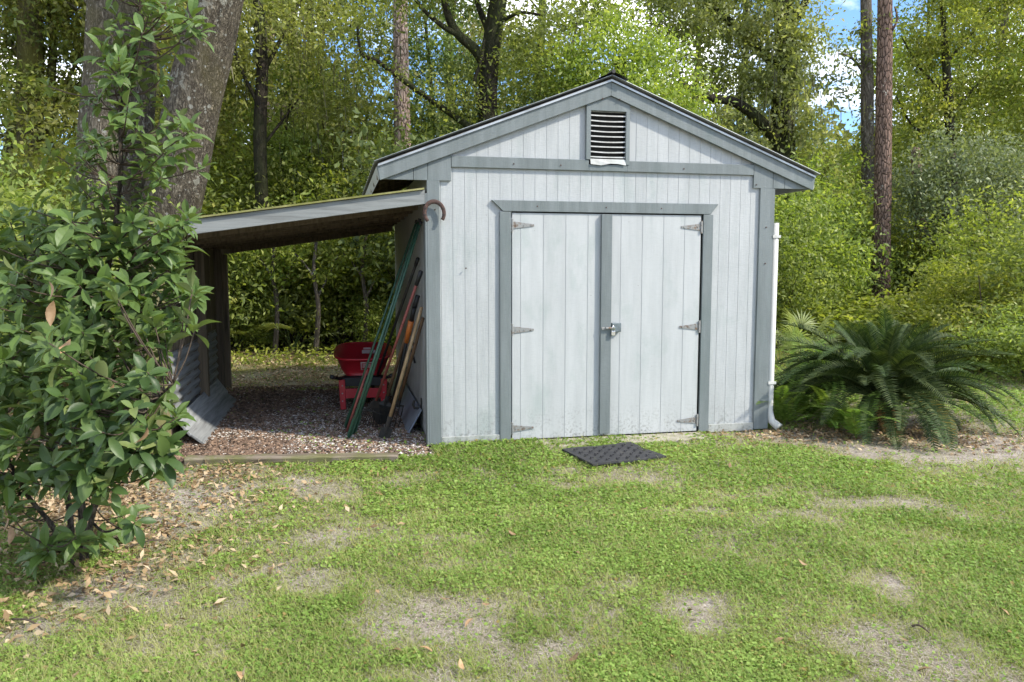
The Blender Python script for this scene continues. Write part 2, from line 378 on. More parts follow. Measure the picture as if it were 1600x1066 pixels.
def build_ground():
    xs = np.concatenate([[-900, -400, -150, -70, -40], np.arange(-25, 25.1, .25), [40, 70, 150, 400, 900]])
    ys = np.concatenate([[-300, -80, -20, -5], np.arange(0, 30.1, .25), [36, 45, 60, 100, 200, 500, 1200]])
    X, Y = np.meshgrid(xs, ys); Z = ground_h(X, Y) - .018
    # levelled under the shed and the lean-to
    lx = cY * (X - OX) + sY * (Y - OY); ly = -sY * (X - OX) + cY * (Y - OY)
    ins = np.clip(1 - np.maximum(np.maximum(-2.3 - lx, lx - 3.2), np.maximum(-.35 - ly, ly - 3.9)) / .5, 0, 1)
    Z = Z * (1 - ins) + (-.02) * ins
    nx, ny = len(xs), len(ys); V = np.stack([X, Y, Z], -1).reshape(-1, 3)
    idx = np.arange(nx * ny).reshape(ny, nx)
    Fq = np.stack([idx[:-1, :-1], idx[:-1, 1:], idx[1:, 1:], idx[1:, :-1]], -1).reshape(-1, 4)
    me = bpy.data.meshes.new('ground'); me.from_pydata(V.tolist(), [], Fq.tolist()); me.materials.append(ground_material())
    me.polygons.foreach_set('use_smooth', [True] * len(me.polygons))
    tag(link('ground', me), 'sandy ground of the clearing and the wood floor', kind='structure')
build_ground()

# ================================================================ THE SHED
S0 = (OX, OY, 0)
W, L = 3.05, 3.70
SL = .386                                                   # roof slope
def rake(x, off=0.0): return 2.888 + off - SL * abs(x - W / 2)
shed = thing('shed', 'pale grey wooden shed with double doors and darker grey trim', 'shed', S0, YAW)
# siding boards of the front gable wall: 4 inch planks with recessed grooves
bw = W / 31
for i in range(31):
    x0, x1 = i * bw + .0016, (i + 1) * bw - .0016
    zb = 1.93 if (x0 > .60 and x1 < 2.47) else .05
    parts = [(zb, None)]
    if x1 > 1.34 and x0 < 1.69: parts = [(zb, 2.30), (2.76, None)]
    for z0, z1 in parts:
        b = MB()
        if z1 is None: b.prism([(x0, z0), (x1, z0), (x1, rake(x1, .05)), (x0, rake(x0, .05))], -.012, .0)
        else: b.box(x0, x1, -.012, 0, z0, z1)
        b.build('siding_board', M['siding'], shed)
b = MB()
b.prism([(.02, .0), (.63, .0), (.63, 1.96), (2.44, 1.96), (2.44, 0), (W - .02, 0), (W - .02, 2.298), (.02, 2.298)], -.0092, .04)
b.build('front_backing', M['groove'], shed)
b = MB(); b.prism([(.02, 2.30), (1.34, 2.30), (1.34, 2.80), (W / 2, 2.9)], -.0092, .03); b.prism([(W - .02, 2.3), (W / 2, 2.9), (1.69, 2.8), (1.69, 2.3)], -.0092, .03)
b.build('gable_backing', M['groove'], shed)
# side and rear walls
for sx, n in ((0, 18), (W, 18)):
    for i in range(n):
        w_ = L / n; y0, y1 = i * w_ + .004, (i + 1) * w_ - .004
        b = MB(); b.box(sx - .006, sx + .006, y0, y1, .03, 2.28); b.build('siding_board', M['siding'], shed)
    b = MB(); b.box(sx - .002 if sx else .002, sx - .004 if sx else .03, 0.05, L - .02, .0, 2.28); b.build('side_backing', M['groove'], shed)
for i in range(15):
    w_ = W / 15; x0, x1 = i * w_ + .004, (i + 1) * w_ - .004
    b = MB(); b.prism([(x0, .03), (x1, .03), (x1, rake(x1, .03)), (x0, rake(x0, .03))], L, L + .012); b.build('siding_board', M['siding'], shed)
# trims
def trimbox(name, *a, m='trim', bev=.003): b = MB(); b.box(*a); return b.build(name, M[m], shed, bevel=bev)
trimbox('corner_trim', -.014, .088, -.035, -.012, 0, 2.165)
trimbox('corner_trim', -.030, -.006, -.033, .085, 0, 2.06)
trimbox('corner_trim', W - .115, W + .014, -.035, -.012, 0, 2.165)
trimbox('corner_trim', W + .006, W + .030, -.033, .085, 0, 2.16)
trimbox('skirt_board', .09, .582, -.032, -.012, -.01, .062, m='skirt')
trimbox('skirt_board', 2.492, W - .117, -.032, -.012, -.01, .062, m='skirt')
trimbox('door_trim', .584, .676, -.037, -.012, 0, 1.924)
trimbox('door_trim', 2.397, 2.489, -.037, -.012, 0, 1.924)
b = MB(); b.prism([(.612, 1.926), (2.462, 1.926), (2.535, 2.016), (.515, 2.016)], -.040, -.012); b.build('door_header', M['trim'], shed, bevel=.003)
b = MB(); b.prism([(.62, 2.016), (.60, 2.016), (2.44, 2.016)], -.0405, -.0402)
trimbox('frieze_board', .186, 1.345, -.037, -.012, 2.272, 2.362); trimbox('frieze_board', 1.345, 1.685, -.037, -.012, 2.272, 2.326)
trimbox('frieze_board', 1.685, W - .186, -.037, -.012, 2.272, 2.362)
# eave returns: boards filling the triangle under each rake end
for sgn in (0, 1):
    xs = [-.385, -.12, -.005, .184]
    for a, c in zip(xs[:-1], xs[1:]):
        x0, x1 = a + .002, c - .002
        pts = [(x0, 2.163), (x1, 2.163), (x1, rake(x1, .02)), (x0, max(2.166, rake(x0, .02)))]
        if sgn: pts = [(W - x, z) for x, z in pts][::-1]
        b = MB(); b.prism(pts, -.036, -.012); b.build('eave_return', M['trim'], shed)
# rake fascias
for sgn in (-1, 1):
    xe = -.385 if sgn < 0 else W + .385; xm = W / 2
    pts = [(xe, rake(xe)), (xm, rake(xm)), (xm, rake(xm, .112)), (xe - .02 * (1 if sgn < 0 else -1), rake(xe, .112))]
    if sgn > 0: pts = pts[::-1]
    b = MB(); b.prism(pts, -.062, -.038); b.build('rake_fascia', M['trim'], shed, bevel=.003)
# gable vent
vent = MB(); vent.prism([(1.318, 2.364), (1.357, 2.364), (1.357, 2.765), (1.668, 2.765), (1.668, 2.328), (1.702, 2.328), (1.702, rake(1.702)), (W / 2, rake(W / 2)), (1.318, rake(1.318))], -.044, -.012)
vo = vent.build('gable_vent', M['trim'], shed, bevel=.002)
b = MB(); b.box(1.35, 1.675, .03, .05, 2.32, 2.77); b.build('vent_back', M['void'], vo)
for i in range(9):
    z = 2.385 + i * .0425; s_ = MB()
    for j in range(6):
        xa, xb = 1.358 + j * .0516, 1.358 + (j + 1) * .0516
        ba, bb = .006 * math.sin(math.pi * j / 6 * 1) * (1 if i % 2 else .4), .006 * math.sin(math.pi * (j + 1) / 6) * (1 if i % 2 else .4)
        P = [(xa, -.030, z - ba), (xb, -.030, z - bb), (xb, .000, z + .005 - bb), (xa, .000, z + .005 - ba)]
        s_.poly(P + [(x, y + .002, zz + .010) for x, y, zz in P], [(0, 1, 2, 3), (7, 6, 5, 4), (0, 4, 5, 1), (2, 6, 7, 3)])
    s_.build('louvre_slat', M['louvre'], vo)
b = MB(); b.poly([(1.357, -.050, 2.326), (1.45, -.050, 2.318), (1.53, -.050, 2.334), (1.60, -.050, 2.332), (1.668, -.050, 2.322), (1.668, -.034, 2.372), (1.357, -.034, 2.372)], [(0, 1, 2, 3, 4, 5, 6)]); b.build('vent_sill', M['louvre'], vo)
# doors
def door(x0, x1, cuts, hinge_left):
    d = bpy.data.objects.new('door', None); C.objects.link(d); d.parent = shed
    e = [x0] + cuts + [x1]
    for a, c in zip(e[:-1], e[1:]):
        b = MB(); b.box(a + (.0035 if a != x0 else 0), c - (.0035 if c != x1 else 0), -.024, -.006, .012, 1.915); b.build('door_board', M['door'], d)
    b = MB(); b.box(x0, x1, -.0218, .0, .012, 1.915); b.build('door_backing', M['groove'], d)
    for z in (1.815, .945, .108):
        h = MB(); hx = x0 if hinge_left else x1; s = 1 if hinge_left else -1
        h.prism([(hx, z - .030), (hx + s * .185, z - .008), (hx + s * .185, z + .008), (hx, z + .030)][::s], -.0305, -.0245)
        h.box(min(hx - s * .014, hx - s * .002), max(hx - s * .014, hx - s * .002), -.034, -.022, z - .055, z + .055)
        h.tube([(hx, -.034, z - .05), (hx, -.034, z + .05)], .007, 8)
        for q in (.03, .10, .16):
            h.tube([(hx + s * q, -.030, z), (hx + s * q, -.035, z)], .006, 6)
        h.build('hinge', M['hinge'], d)
    return d
dl = door(.690, 1.500, [.76, .955, 1.150, 1.345], True)
dr = door(1.506, 2.378, [1.64, 1.835, 2.030, 2.225], False)
b = MB(); b.box(1.458, 1.552, -.056, -.0245, .03, 1.912); b.build('centre_batten', M['trim'], dl, bevel=.003)
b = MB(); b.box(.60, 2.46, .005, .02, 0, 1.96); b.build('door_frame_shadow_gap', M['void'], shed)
b = MB(); b.box(1.558, 1.642, -.062, -.0245, .915, .992); b.build('hasp_cover', M['lockgrey'], dr, bevel=.004)
b = MB(); b.tube([(1.50, -.056, .950), (1.50, -.075, .950), (1.565, -.075, .950)], .009, 8); b.tube([(1.463, -.058, .949), (1.53, -.058, .949)], .008, 8)
for q in (1.475, 1.495, 1.515): b.tube([(q, -.052, .944), (q, -.066, .944)], .010, 8)
b.build('hasp', M['hinge'], dl)
b = MB(); b.box(1.545, 1.580, -.085, -.066, .885, .925); b.build('padlock', M['chrome'], dr, bevel=.004)
b = MB(); b.tube([(1.552, -.075, .922), (1.550, -.075, .955), (1.5625, -.075, .968), (1.575, -.075, .955), (1.573, -.075, .922)], .005, 8); b.build('shackle', M['chrome'], dr, True)
# roof
def roof_sheet(x_eave, x_top, y0, y1, z_eave, z_top, pitch=.225, h=.010):
    b = MB(); n = int((y1 - y0) / .045); pr = []
    for i in range(n + 1):
        y = y0 + (y1 - y0) * i / n; ph = (y - y0) / pitch % 1; pr.append((y, h if ph < .16 else 0))
    P = [(x_eave, y, z_eave + r) for y, r in pr] + [(x_top, y, z_top + r) for y, r in pr]
    m_ = len(pr); b.poly(P, [(i, i + 1, m_ + i + 1, m_ + i) for i in range(m_ - 1)])
    return b
rf = bpy.data.objects.new('roof', None); C.objects.link(rf); rf.parent = shed
for s in (-1, 1):
    xe = -.43 if s < 0 else W + .43
    o = roof_sheet(xe, W / 2, -.10, L + .12, rake(xe, .150), rake(W / 2, .150)).build('roof_sheet', M['steel'], rf)
    md = o.modifiers.new('thick', 'SOLIDIFY'); md.thickness = .003
    # decking under the metal, seen along the eave
    xd = -.40 if s < 0 else W + .40
    b = MB(); P = [(xd, rake(xd, .114)), (W / 2, rake(W / 2, .114)), (W / 2, rake(W / 2, .136)), (xd, rake(xd, .136))]
    b.prism(P if s < 0 else P[::-1], -.070, L + .09); b.build('roof_decking', M['old_wood'], rf)
    b = MB(); b.prism([(xd - .012 * -s * -1, rake(xd, .02)), (xd + .012, rake(xd, .02)), (xd + .012, rake(xd, .112)), (xd - .012, rake(xd, .112))], -.035, L + .08); b.build('eave_fascia', M['skirt'], rf)
    for i in range(7):
        y = .12 + i * .57; x2 = .03 if s < 0 else W - .03
        b = MB(); Q = [(xd, rake(xd, .03)), (x2, rake(x2, .03)), (x2, rake(x2, .112)), (xd, rake(xd, .112))]
        b.prism(Q if s < 0 else Q[::-1], y, y + .04); b.build('rafter', M['old_wood'], rf)
    # drip edge along the rake
    b = MB(); Q = [(xd, rake(xd, .113)), (W / 2, rake(W / 2, .113)), (W / 2, rake(W / 2, .130)), (xd, rake(xd, .130))]
    b.prism(Q if s < 0 else Q[::-1], -.078, -.071); b.build('drip_edge', M['steel'], rf)
b = MB(); zt = rake(W / 2, .172)
for s in (-1, 1):
    b.poly([(W / 2, -.12, zt + .012), (W / 2 + s * .13, -.12, zt - .13 * SL + .004), (W / 2 + s * .13, L + .14, zt - .13 * SL + .004), (W / 2, L + .14, zt + .012)], [(0, 1, 2, 3)])
b.tube([(W / 2, -.12, zt + .012), (W / 2, L + .14, zt + .012)], .016, 8)
o = b.build('ridge_cap', M['darkiron'], rf)
# downspout at the right corner
ds = MB(); x = W + .058
ds.tube([(x, -.005, 1.86), (x, -.005, .16), (x + .01, -.03, .07), (x + .045, -.10, .02)], [.033, .033, .035, .040], 10)
dso = ds.build('downspout', M['white'], shed, True)
for z in (1.74, .42):
    b = MB(); b.box(x - .040, x + .037, -.042, .032, z - .012, z + .012); b.build('strap', M['white'], dso)
# little hook on the side wall and a rusty nail
b = MB(); q = side(662, 690 - 10, -.02)
b.tube([(-.012, .60, .20), (-.075, .60, .20), (-.085, .60, .235), (-.075, .60, .27)], .012, 8); b.box(-.016, -.006, .57, .63, .13, .29)
b.build('wall_hook', M['darkiron'], shed)
b = MB(); hk = [side(652, 560, -.03), side(655, 545, -.06), side(650, 540, -.07), side(645, 562, -.03)]
# rusty bolts and nails dotted on the trims
b = MB()
for x, z in ((.05, 1.93), (W - .05, 1.82), (W - .05, 1.50), (W - .16, 2.19), (.30, 1.46), (.9, 1.97), (1.5, 1.97), (2.0, 1.97), (.7, 2.31), (1.1, 2.31), (2.2, 2.31), (1.45, 2.86), (1.6, 2.86)):
    b.tube([(x, -.030, z), (x, -.067 if z > 2.8 else -.043, z)], .006, 6)
b.build('nail_heads', M['rust'], shed)

# horseshoe over the lean-to joint
def horseshoe():
    root = thing('horseshoe', 'rusty brown horseshoe hung open end down on the corner of the shed', 'horseshoe', to_world(.028, -.075, 1.90), YAW)
    pts = []; rad = []
    for i in range(25):
        a = math.radians(-42 + 264 * i / 24); r = .082
        pts.append((r * .95 * math.cos(a) + .012, 0, r * 1.1 * math.sin(a))); rad.append(.0185 - .004 * abs(i - 12) / 12)
    b = MB(); b.tube(pts, rad, 8); o = b.build('shoe', M['rust'], root, True); o.scale = (1, .6, 1); o.rotation_euler = (0, -.10, 0)
    h = MB()
    for i in (3, 6, 9, 15, 18, 21):
        p = pts[i]; h.box(p[0] - .005, p[0] + .005, -.014, -.009, p[2] - .005, p[2] + .005)
    h.build('nail_holes', M['darkiron'], root)
horseshoe()

# ================================================================ LEAN-TO
lean = thing('lean_to', 'open timber lean-to shelter built against the shed side', 'lean-to', S0, YAW)
XL = -2.08
def lz(x): return 1.965 + .146 * (x + .03)                 # underside of front beam
def beam(name, y, th, dz, h, m, x0=XL - .12, x1=-.034):
    b = MB(); b.prism([(x0, lz(x0) + dz), (x1, lz(x1) + dz), (x1, lz(x1) + dz + h), (x0, lz(x0) + dz + h)], y, y + th); return b.build(name, M[m], lean, bevel=.002)
beam('front_beam', -.06, .038, .008, .110, 'grey_beam')
for i, y in enumerate((.02, .48, .95, 1.42, 1.90, 2.38, 2.86, 3.34)): beam('rafter', y, .04, .0 if i else .01, .10, 'old_wood')
beam('rear_beam', 3.64, .04, -.05, .15, 'old_wood')
for i in range(6):
    xa = XL - .14 + i * .345; xb = min(xa + .343, -.035)
    b = MB(); b.prism([(xa, lz(xa) + .104), (xb, lz(xb) + .104), (xb, lz(xb) + .119), (xa, lz(xa) + .119)], -.018, 3.72); b.build('roof_board', M['old_wood'], lean)
b = MB(); xa, xb = XL - .16, -.04
b.prism([(xa, lz(xa) + .1215), (xb, lz(xb) + .1215), (xb, lz(xb) + .135), (xa, lz(xa) + .135)], -.085, 3.75); b.build('roof_sheet', M['mossroof'], lean)
# posts
def post(x0, x1, y0, y1, z1, m): b = MB(); b.box(x0, x1, y0, y1, -.03, z1); return b.build('post', M[m], lean, bevel=.004)
post(XL - .055, XL + .055, -.02, .08, lz(XL) + .0, 'post')
post(XL - .02, XL + .07, 1.84, 1.93, lz(XL), 'old_wood'); post(XL - .03, XL + .06, 3.56, 3.66, lz(XL) - .05, 'old_wood'); post(XL - .02, XL + .05, 3.18, 3.24, lz(XL), 'old_wood')
for i in range(18):
    y0 = .10 + i * .192
    b = MB(); b.box(XL - .045 - .004 * (i % 2), XL - .022 - .004 * (i % 2), y0 + .004, y0 + .188, .02, lz(XL) + .08); b.build('wall_board', M['old_wood'], lean)
# corrugated sheet on the lower inside of the wall
b = MB(); n = 28; P = []
for i in range(n + 1):
    z = .14 + .62 * i / n; x = XL - .012 + .014 * math.sin(i * math.pi / 2)
    P += [(x, .15, z), (x, 3.05, z)]
b.poly(P, [(2 * i, 2 * i + 1, 2 * i + 3, 2 * i + 2) for i in range(n)]); b.build('corrugated_sheet', M['ground_board'], lean, True)
# boards leaning along the foot of both walls
b = MB(); b.obox((XL + .075, 1.60, .145), (0, 1.15, 0), (.055, 0, -.075), (.008, 0, .006)); b.build('ground_board', M['ground_board'], lean, bevel=.003)
b = MB(); b.obox((XL + .165, 1.56, .045), (0, 1.10, 0), (.075, 0, -.062), (.006, 0, .008)); b.build('ground_board', M['ground_board'], lean, bevel=.003)
M['flash'] = metal('blue_grey_flashing', (.24, .29, .36), (.20, .235, .28), .5, .3, 6)
b = MB(); b.obox((-.085, 1.75, .10), (0, 1.28, 0), (.060, 0, .105), (.004, 0, -.002)); ob = b.build('metal_flashing', M['flash'], lean); ob['label'] = 'blue grey metal flashing along the shed foot'

# timber edge of the gravel
p0, p1 = gnd(292, 722), gnd(622, 717)
ed = thing('edging_timber', 'weathered half buried timber edging the gravel of the lean-to', 'timber', ((p0 + p1) / 2), math.atan2((p1 - p0).y, (p1 - p0).x))
hl = (p1 - p0).length / 2
b = MB(); n = 14
prof = [(-.05, -.03), (.05, -.03), (.055, .028), (.04, .042), (-.04, .042), (-.055, .028)]
random.seed(5)
for i in range(n + 1):
    x = -hl + 2 * hl * i / n; j = random.uniform(-.006, .006)
    b.v += [(x, y + j, z + random.uniform(-.005, .005)) for y, z in prof]
for i in range(n):
    for k_ in range(6): b.f.append((i * 6 + k_, i * 6 + (k_ + 1) % 6, (i + 1) * 6 + (k_ + 1) % 6, (i + 1) * 6 + k_))
b.f += [tuple(range(5, -1, -1)), tuple(range(n * 6, n * 6 + 6))]
b.build('timber', M['timber'], ed)

# concrete sill in front of the doors
b = MB(); b.box(.80, 2.40, -.30, -.04, -.05, .006); o = b.build('concrete_pad', M['concrete'], None, bevel=.01)
o.location = S0; o.rotation_euler = (0, 0, YAW); tag(o, 'strip of old concrete before the shed doors', kind='structure')

# ================================================================ DOOR MAT
def door_mat():
    root = thing('door_mat', 'black perforated rubber door mat lying before the double doors', 'door mat', to_world(1.34, -.72, .018), YAW + .17)
    nx, ny, w, d, t = 29, 23, .63, .52, .014
    solid = np.ones((nx, ny), bool)
    for i in range(2, nx - 2):
        for j in range(2, ny - 2):
            if (i % 2 == 0 and j % 2 == 0 and (i + j) % 4 == 0) or (i % 4 == 2 and j % 4 == 2): solid[i, j] = False
    for i in range(nx):                                     # worn, cut-off corner
        for j in range(ny):
            if i + (ny - 1 - j) * .0 + j * 0 > 40: solid[i, j] = False
    b = MB(); gx = lambda i: -w / 2 + w * i / nx; gy = lambda j: -d / 2 + d * j / ny
    idx = {}
    def v(i, j, z):
        if (i, j, z) not in idx: idx[(i, j, z)] = len(b.v); b.v.append((gx(i), gy(j), z * t + .004 * math.sin(i * .3) * math.cos(j * .25)))
        return idx[(i, j, z)]
    for i in range(nx):
        for j in range(ny):
            if not solid[i, j]: continue
            b.f.append((v(i, j, 1), v(i + 1, j, 1), v(i + 1, j + 1, 1), v(i, j + 1, 1)))
            for di, dj, a, c in ((-1, 0, (i, j + 1), (i, j)), (1, 0, (i + 1, j), (i + 1, j + 1)), (0, -1, (i, j), (i + 1, j)), (0, 1, (i + 1, j + 1), (i, j + 1))):
                ii, jj = i + di, j + dj
                if not (0 <= ii < nx and 0 <= jj < ny and solid[ii, jj]):
                    b.f.append((v(*a, 0), v(*c, 0), v(*c, 1), v(*a, 1)))
    b.build('mat', M['rubber'], root)
    nb = MB()
    for i in range(3, nx - 3, 4):
        for j in range(3, ny - 3, 4): nb.box(gx(i) + .003, gx(i + 1) - .003, gy(j) + .003, gy(j + 1) - .003, t + .0005, t + .008)
    nb.build('raised_nubs', M['rubber'], root)['kind'] = 'stuff'
door_mat()

# ================================================================ WHEELBARROW
def wheelbarrow():
    root = thing('wheelbarrow', 'red wheelbarrow with black handles standing under the lean-to', 'wheelbarrow', to_world(-.49, 1.78), YAW - .05)
    N = 36
    def ring(hx, y0, y1, z0, z1, e=.58):
        out = []
        for i in range(N):
            a = 2 * math.pi * i / N; c, s = math.cos(a), math.sin(a)
            x = hx * abs(c) ** e * (1 if c > 0 else -1); u = abs(s) ** e * (1 if s > 0 else -1)
            y = (y0 + y1) / 2 + (y1 - y0) / 2 * u; out.append((x, y, z0 + (z1 - z0) * (u + 1) / 2))
        return out
    b = MB(); R = [ring(.19, .10, .55, .335, .30), ring(.235, .045, .66, .40, .41), ring(.285, -.02, .80, .515, .605), ring(.297, -.035, .815, .517, .607)]
    for r in R: b.v += r
    for q in range(len(R) - 1):
        for i in range(N): b.f.append((q * N + i, q * N + (i + 1) % N, (q + 1) * N + (i + 1) % N, (q + 1) * N + i))
    b.f.append(tuple(range(N)))
    tray = b.build('tray', M['redsteel'], root, True); md = tray.modifiers.new('t', 'SOLIDIFY'); md.thickness = .004
    b = MB(); b.tube(R[3] + R[3][:1], .014, 8, False); b.build('rim', M['redsteel'], tray, True)
    # warning sticker on the handle-side wall, and a worn sticker inside
    def sticker(x0, x1, z0, z1, yf, name, lines):
        s = MB(); s.poly([(x0, yf(z0), z0), (x1, yf(z0), z0), (x1, yf(z1), z1), (x0, yf(z1), z1)], [(0, 1, 2, 3)]); st = s.build(name, M['label_red'], tray)
        t = MB()
        for (a, c, e, f) in lines:
            xa, xb = x0 + (x1 - x0) * a, x0 + (x1 - x0) * c; za, zb = z0 + (z1 - z0) * e, z0 + (z1 - z0) * f
            t.poly([(xa, yf(za) - .002, za), (xb, yf(za) - .002, za), (xb, yf(zb) - .002, zb), (xa, yf(zb) - .002, zb)], [(0, 1, 2, 3)])
        t.build('lettering', M['label_white'], st)
    yf = lambda z: .045 - (z - .40) / .115 * .065 - .010
    sticker(-.02, .10, .405, .490, yf, 'warning_label', [(0, 1, .84, 1), (0, .07, .0, .84), (.14, .55, .62, .70), (.14, .92, .48, .54), (.14, .85, .36, .42), (.14, .92, .24, .30), (.0, .6, .0, .06), (.6, .95, .62, .70)])
    yb = lambda z: .66 + (z - .41) / .22 * .14 - .012
    sticker(-.02, .14, .50, .565, yb, 'inside_label', [(0, 1, .0, .55), (.1, .6, .65, .95)])
    fr = MB()
    for s in (-1, 1):
        fr.tube([(s * .27, -.45, .40), (s * .235, -.10, .335), (s * .17, .45, .285), (s * .075, .95, .21)], .017, 8)
    fr.tube([(-.22, .10, .315), (.22, .10, .315)], .015, 8); fr.build('frame', M['black'], root, True); fb = MB(); fb.box(-.21, .21, .02, .06, .235, .325); fb.build('under_frame', M['black'], root, bevel=.008)
    for s in (-1, 1):
        g = MB(); g.tube([(s * .285, -.56, .42), (s * .27, -.45, .40)], .021, 8); g.build('handle_grip', M['black'], root, True)
        lg = MB(); lg.prism([(s * .205 - .028, 0), (s * .205 + .028, 0), (s * .215 + .032, .31), (s * .215 - .032, .31)], -.02, .02)
        lg.build('leg', M['redsteel'], root, bevel=.006)
        bo = MB()
        for z in (.09, .17, .25): bo.tube([(s * .21, -.020, z), (s * .21, -.027, z)], .007, 6)
        bo.build('bolts', M['steel'], root)
    cr_ = MB(); cr_.prism([(-.18, .115), (.18, .115), (.185, .215), (-.185, .215)], -.008, .008); cr_.build('cross_brace', M['redsteel'], root, bevel=.004)
    w = MB(); w.tube([(.145 * 0 - .04, .92, .17), (.04, .92, .17)], .11, 18); rim = w.build('wheel', M['redsteel'], root, True)
    t = MB(); t.tube([(0, .92 + .14 * math.cos(a * math.pi / 12), .17 + .14 * math.sin(a * math.pi / 12)) for a in range(25)], .035, 10, False); t.build('tyre', M['rubber'], rim, True)
wheelbarrow()

# ================================================================ GARDEN TOOLS against the shed wall
def tool(name, label, cat, foot, top, group='long tools leaning on the shed side wall'):
    root = thing(name, label, cat, to_world(*foot), YAW, group); return root, Vector(top) - Vector(foot)
def lp(px, py): g = to_local(gnd(px, py)); return (g.x, g.y, 0)
# bundle of green poles
for (bx, by), tx, r, lab in (((545, 684), (655, 346), .0125, 'long green metal pole nearest the lawn, leaning on the shed'), ((552, 678), (657, 350), .0115, 'long green metal pole in the middle of the bundle'),
                       ((540, 668), (650, 348), .011, 'long green metal pole at the back of the bundle')):
    f = lp(bx, by); t = side(*tx, -.04); root, d = tool('green_pole', lab, 'pole', f, t, 'green poles leaning on the shed side wall')
    b = MB(); b.tube([Vector((0, 0, .0)), d * .33, d], [r * 1.15, r, r * .9], 8); b.build('shaft', M['green_pole'], root, True)
    b = MB(); b.tube([d * .995, d * 1.012], r * 1.2, 8); b.build('end_cap', M['black'], root, True)
    b = MB(); b.obox(d * .05, d.normalized() * .08, Vector((.022, .004, 0)), Vector((0, .006, 0))); b.build('spade_plate', M['green_pole'], root)
f = lp(542, 674); t = side(649, 352, -.05); root, d = tool('pink_pole', 'faded pinkish wooden stake beside the green poles', 'stake', f, t)
b = MB(); b.tube([(0, 0, 0), d * .30], [.012, .010], 8); b.build('shaft', M['red_handle'], root, True)
f = lp(575, 628); t = side(653, 404, -.03); root, d = tool('dark_pole', 'thin dark pole leaning behind the red rake', 'pole', f, t)
b = MB(); b.tube([(0, 0, 0), d], .013, 8); b.build('shaft', M['darkiron'], root, True)
b = MB(); b.tube([d * .96, d], .017, 8); b.build('grip', M['black'], root, True)
# leaf rake with red handle
f = lp(573, 668); t = side(658, 424, -.05); root, d = tool('leaf_rake', 'leaf rake with faded red handle and black grip leaning on shed', 'rake', f, t)
n_ = d.normalized(); s_ = n_.cross(Vector((0, -1, .2))).normalized()
b = MB(); b.tube([d * .19, d * .92], .0125, 8); b.build('handle', M['red_handle'], root, True)
b = MB(); b.tube([d * .92, d * 1.0], .018, 8); b.build('grip', M['black'], root, True)
b = MB()
for i in range(13):
    u = (i - 6) / 6; tip = s_ * (u * .15) + n_ * .015; b.tube([d * .20 + s_ * u * .012, d * .10 + s_ * u * .075, tip, tip + Vector((0, -.03, -.005))], [.005, .004, .004, .003], 5)
b.tube([d * .11 - s_ * .085, d * .115, d * .11 + s_ * .085], .007, 6); b.build('tines', M['darkiron'], root)
# shovel, brown handle
f = lp(592, 664); t = side(653, 462, -.045); root, d = tool('shovel', 'brown handled shovel with dark blade standing behind the pale handled hoe', 'shovel', f, t)
n_ = d.normalized(); s_ = n_.cross(Vector((0, -1, 0))).normalized(); o_ = s_.cross(n_)
b = MB(); b.tube([d * .22, d * .88], [.0155, .0135], 8); b.build('handle', M['brown_handle'], root, True)
b = MB(); b.tube([d * .88, d], .021, 8); b.build('grip', M['black'], root, True)
b = MB(); P = [(-.02, .26), (-.085, .22), (-.09, .10), (-.05, .03), (0, 0), (.05, .03), (.09, .10), (.085, .22), (.02, .26)]
b.poly([s_ * x + n_ * z + o_ * (.25 * x * x / .09 - .01) for x, z in P] + [s_ * x + n_ * z + o_ * (.25 * x * x / .09 - .006) for x, z in P], [tuple(range(9)), tuple(range(17, 8, -1))] + [(i, 9 + i, 9 + (i + 1) % 9, (i + 1) % 9) for i in range(9)])
b.tube([n_ * .20, d * .24], [.016, .02], 8); b.build('blade', M['darkiron'], root)
# hoe with pale wooden handle
f = lp(600, 684); t = side(659, 480, -.05); root, d = tool('hoe', 'digging tool with pale wooden handle, frontmost against the shed', 'hoe', f, t)
n_ = d.normalized(); s_ = n_.cross(Vector((0, -1, 0))).normalized(); o_ = s_.cross(n_)
b = MB(); b.tube([d * .15, d * .5, d], [.0145, .015, .0135], 10); b.build('handle', M['handle_wood'], root, True)
b = MB(); b.tube([d * .03, d * .17], [.014, .022], 8); b.obox(n_ * .045, n_ * .05, s_ * .05, o_ * .005); b.build('blade', M['darkiron'], root)
# second wood handle behind, saw with orange part, loop handle
f = lp(612, 668); t = side(661, 497, -.04); root, d = tool('garden_fork', 'old garden fork with weathered brown handle close to the wall', 'fork', f, t)
n_ = d.normalized(); s_ = n_.cross(Vector((0, -1, 0))).normalized()
b = MB(); b.tube([d * .25, d], .015, 8); b.build('handle', M['brown_handle'], root, True)
b = MB()
for u in (-.06, -.02, .02, .06): b.tube([d * .22 + s_ * u * .8, n_ * .0 + s_ * u], [.006, .005], 6)
b.tube([d * .22 - s_ * .055, d * .22 + s_ * .055], .008, 6); b.tube([d * .21, d * .27], .018, 6); b.build('tines', M['darkiron'], root)
f = lp(606, 660); t = side(647, 482, -.08); root, d = tool('pole_saw', 'black pole saw with an orange sleeve leaning among the handles', 'pole saw', f, t)
n_ = d.normalized(); s_ = n_.cross(Vector((0, -1, 0))).normalized()
b = MB(); b.tube([(0, 0, 0), d * .72], .016, 8); b.build('shaft', M['black'], root, True)
b = MB(); b.tube([d * .72, d * .90], [.022, .028], 8); b.build('sleeve', M['orange'], root, True)
b = MB(); b.tube([d * .90, d], .02, 8); b.build('grip', M['black'], root, True)
b = MB(); c = side(650, 552, -.03)
root = thing('hanging_strap', 'short black bent strap hanging on the shed side wall', 'strap', to_world(c.x, c.y, c.z), YAW)
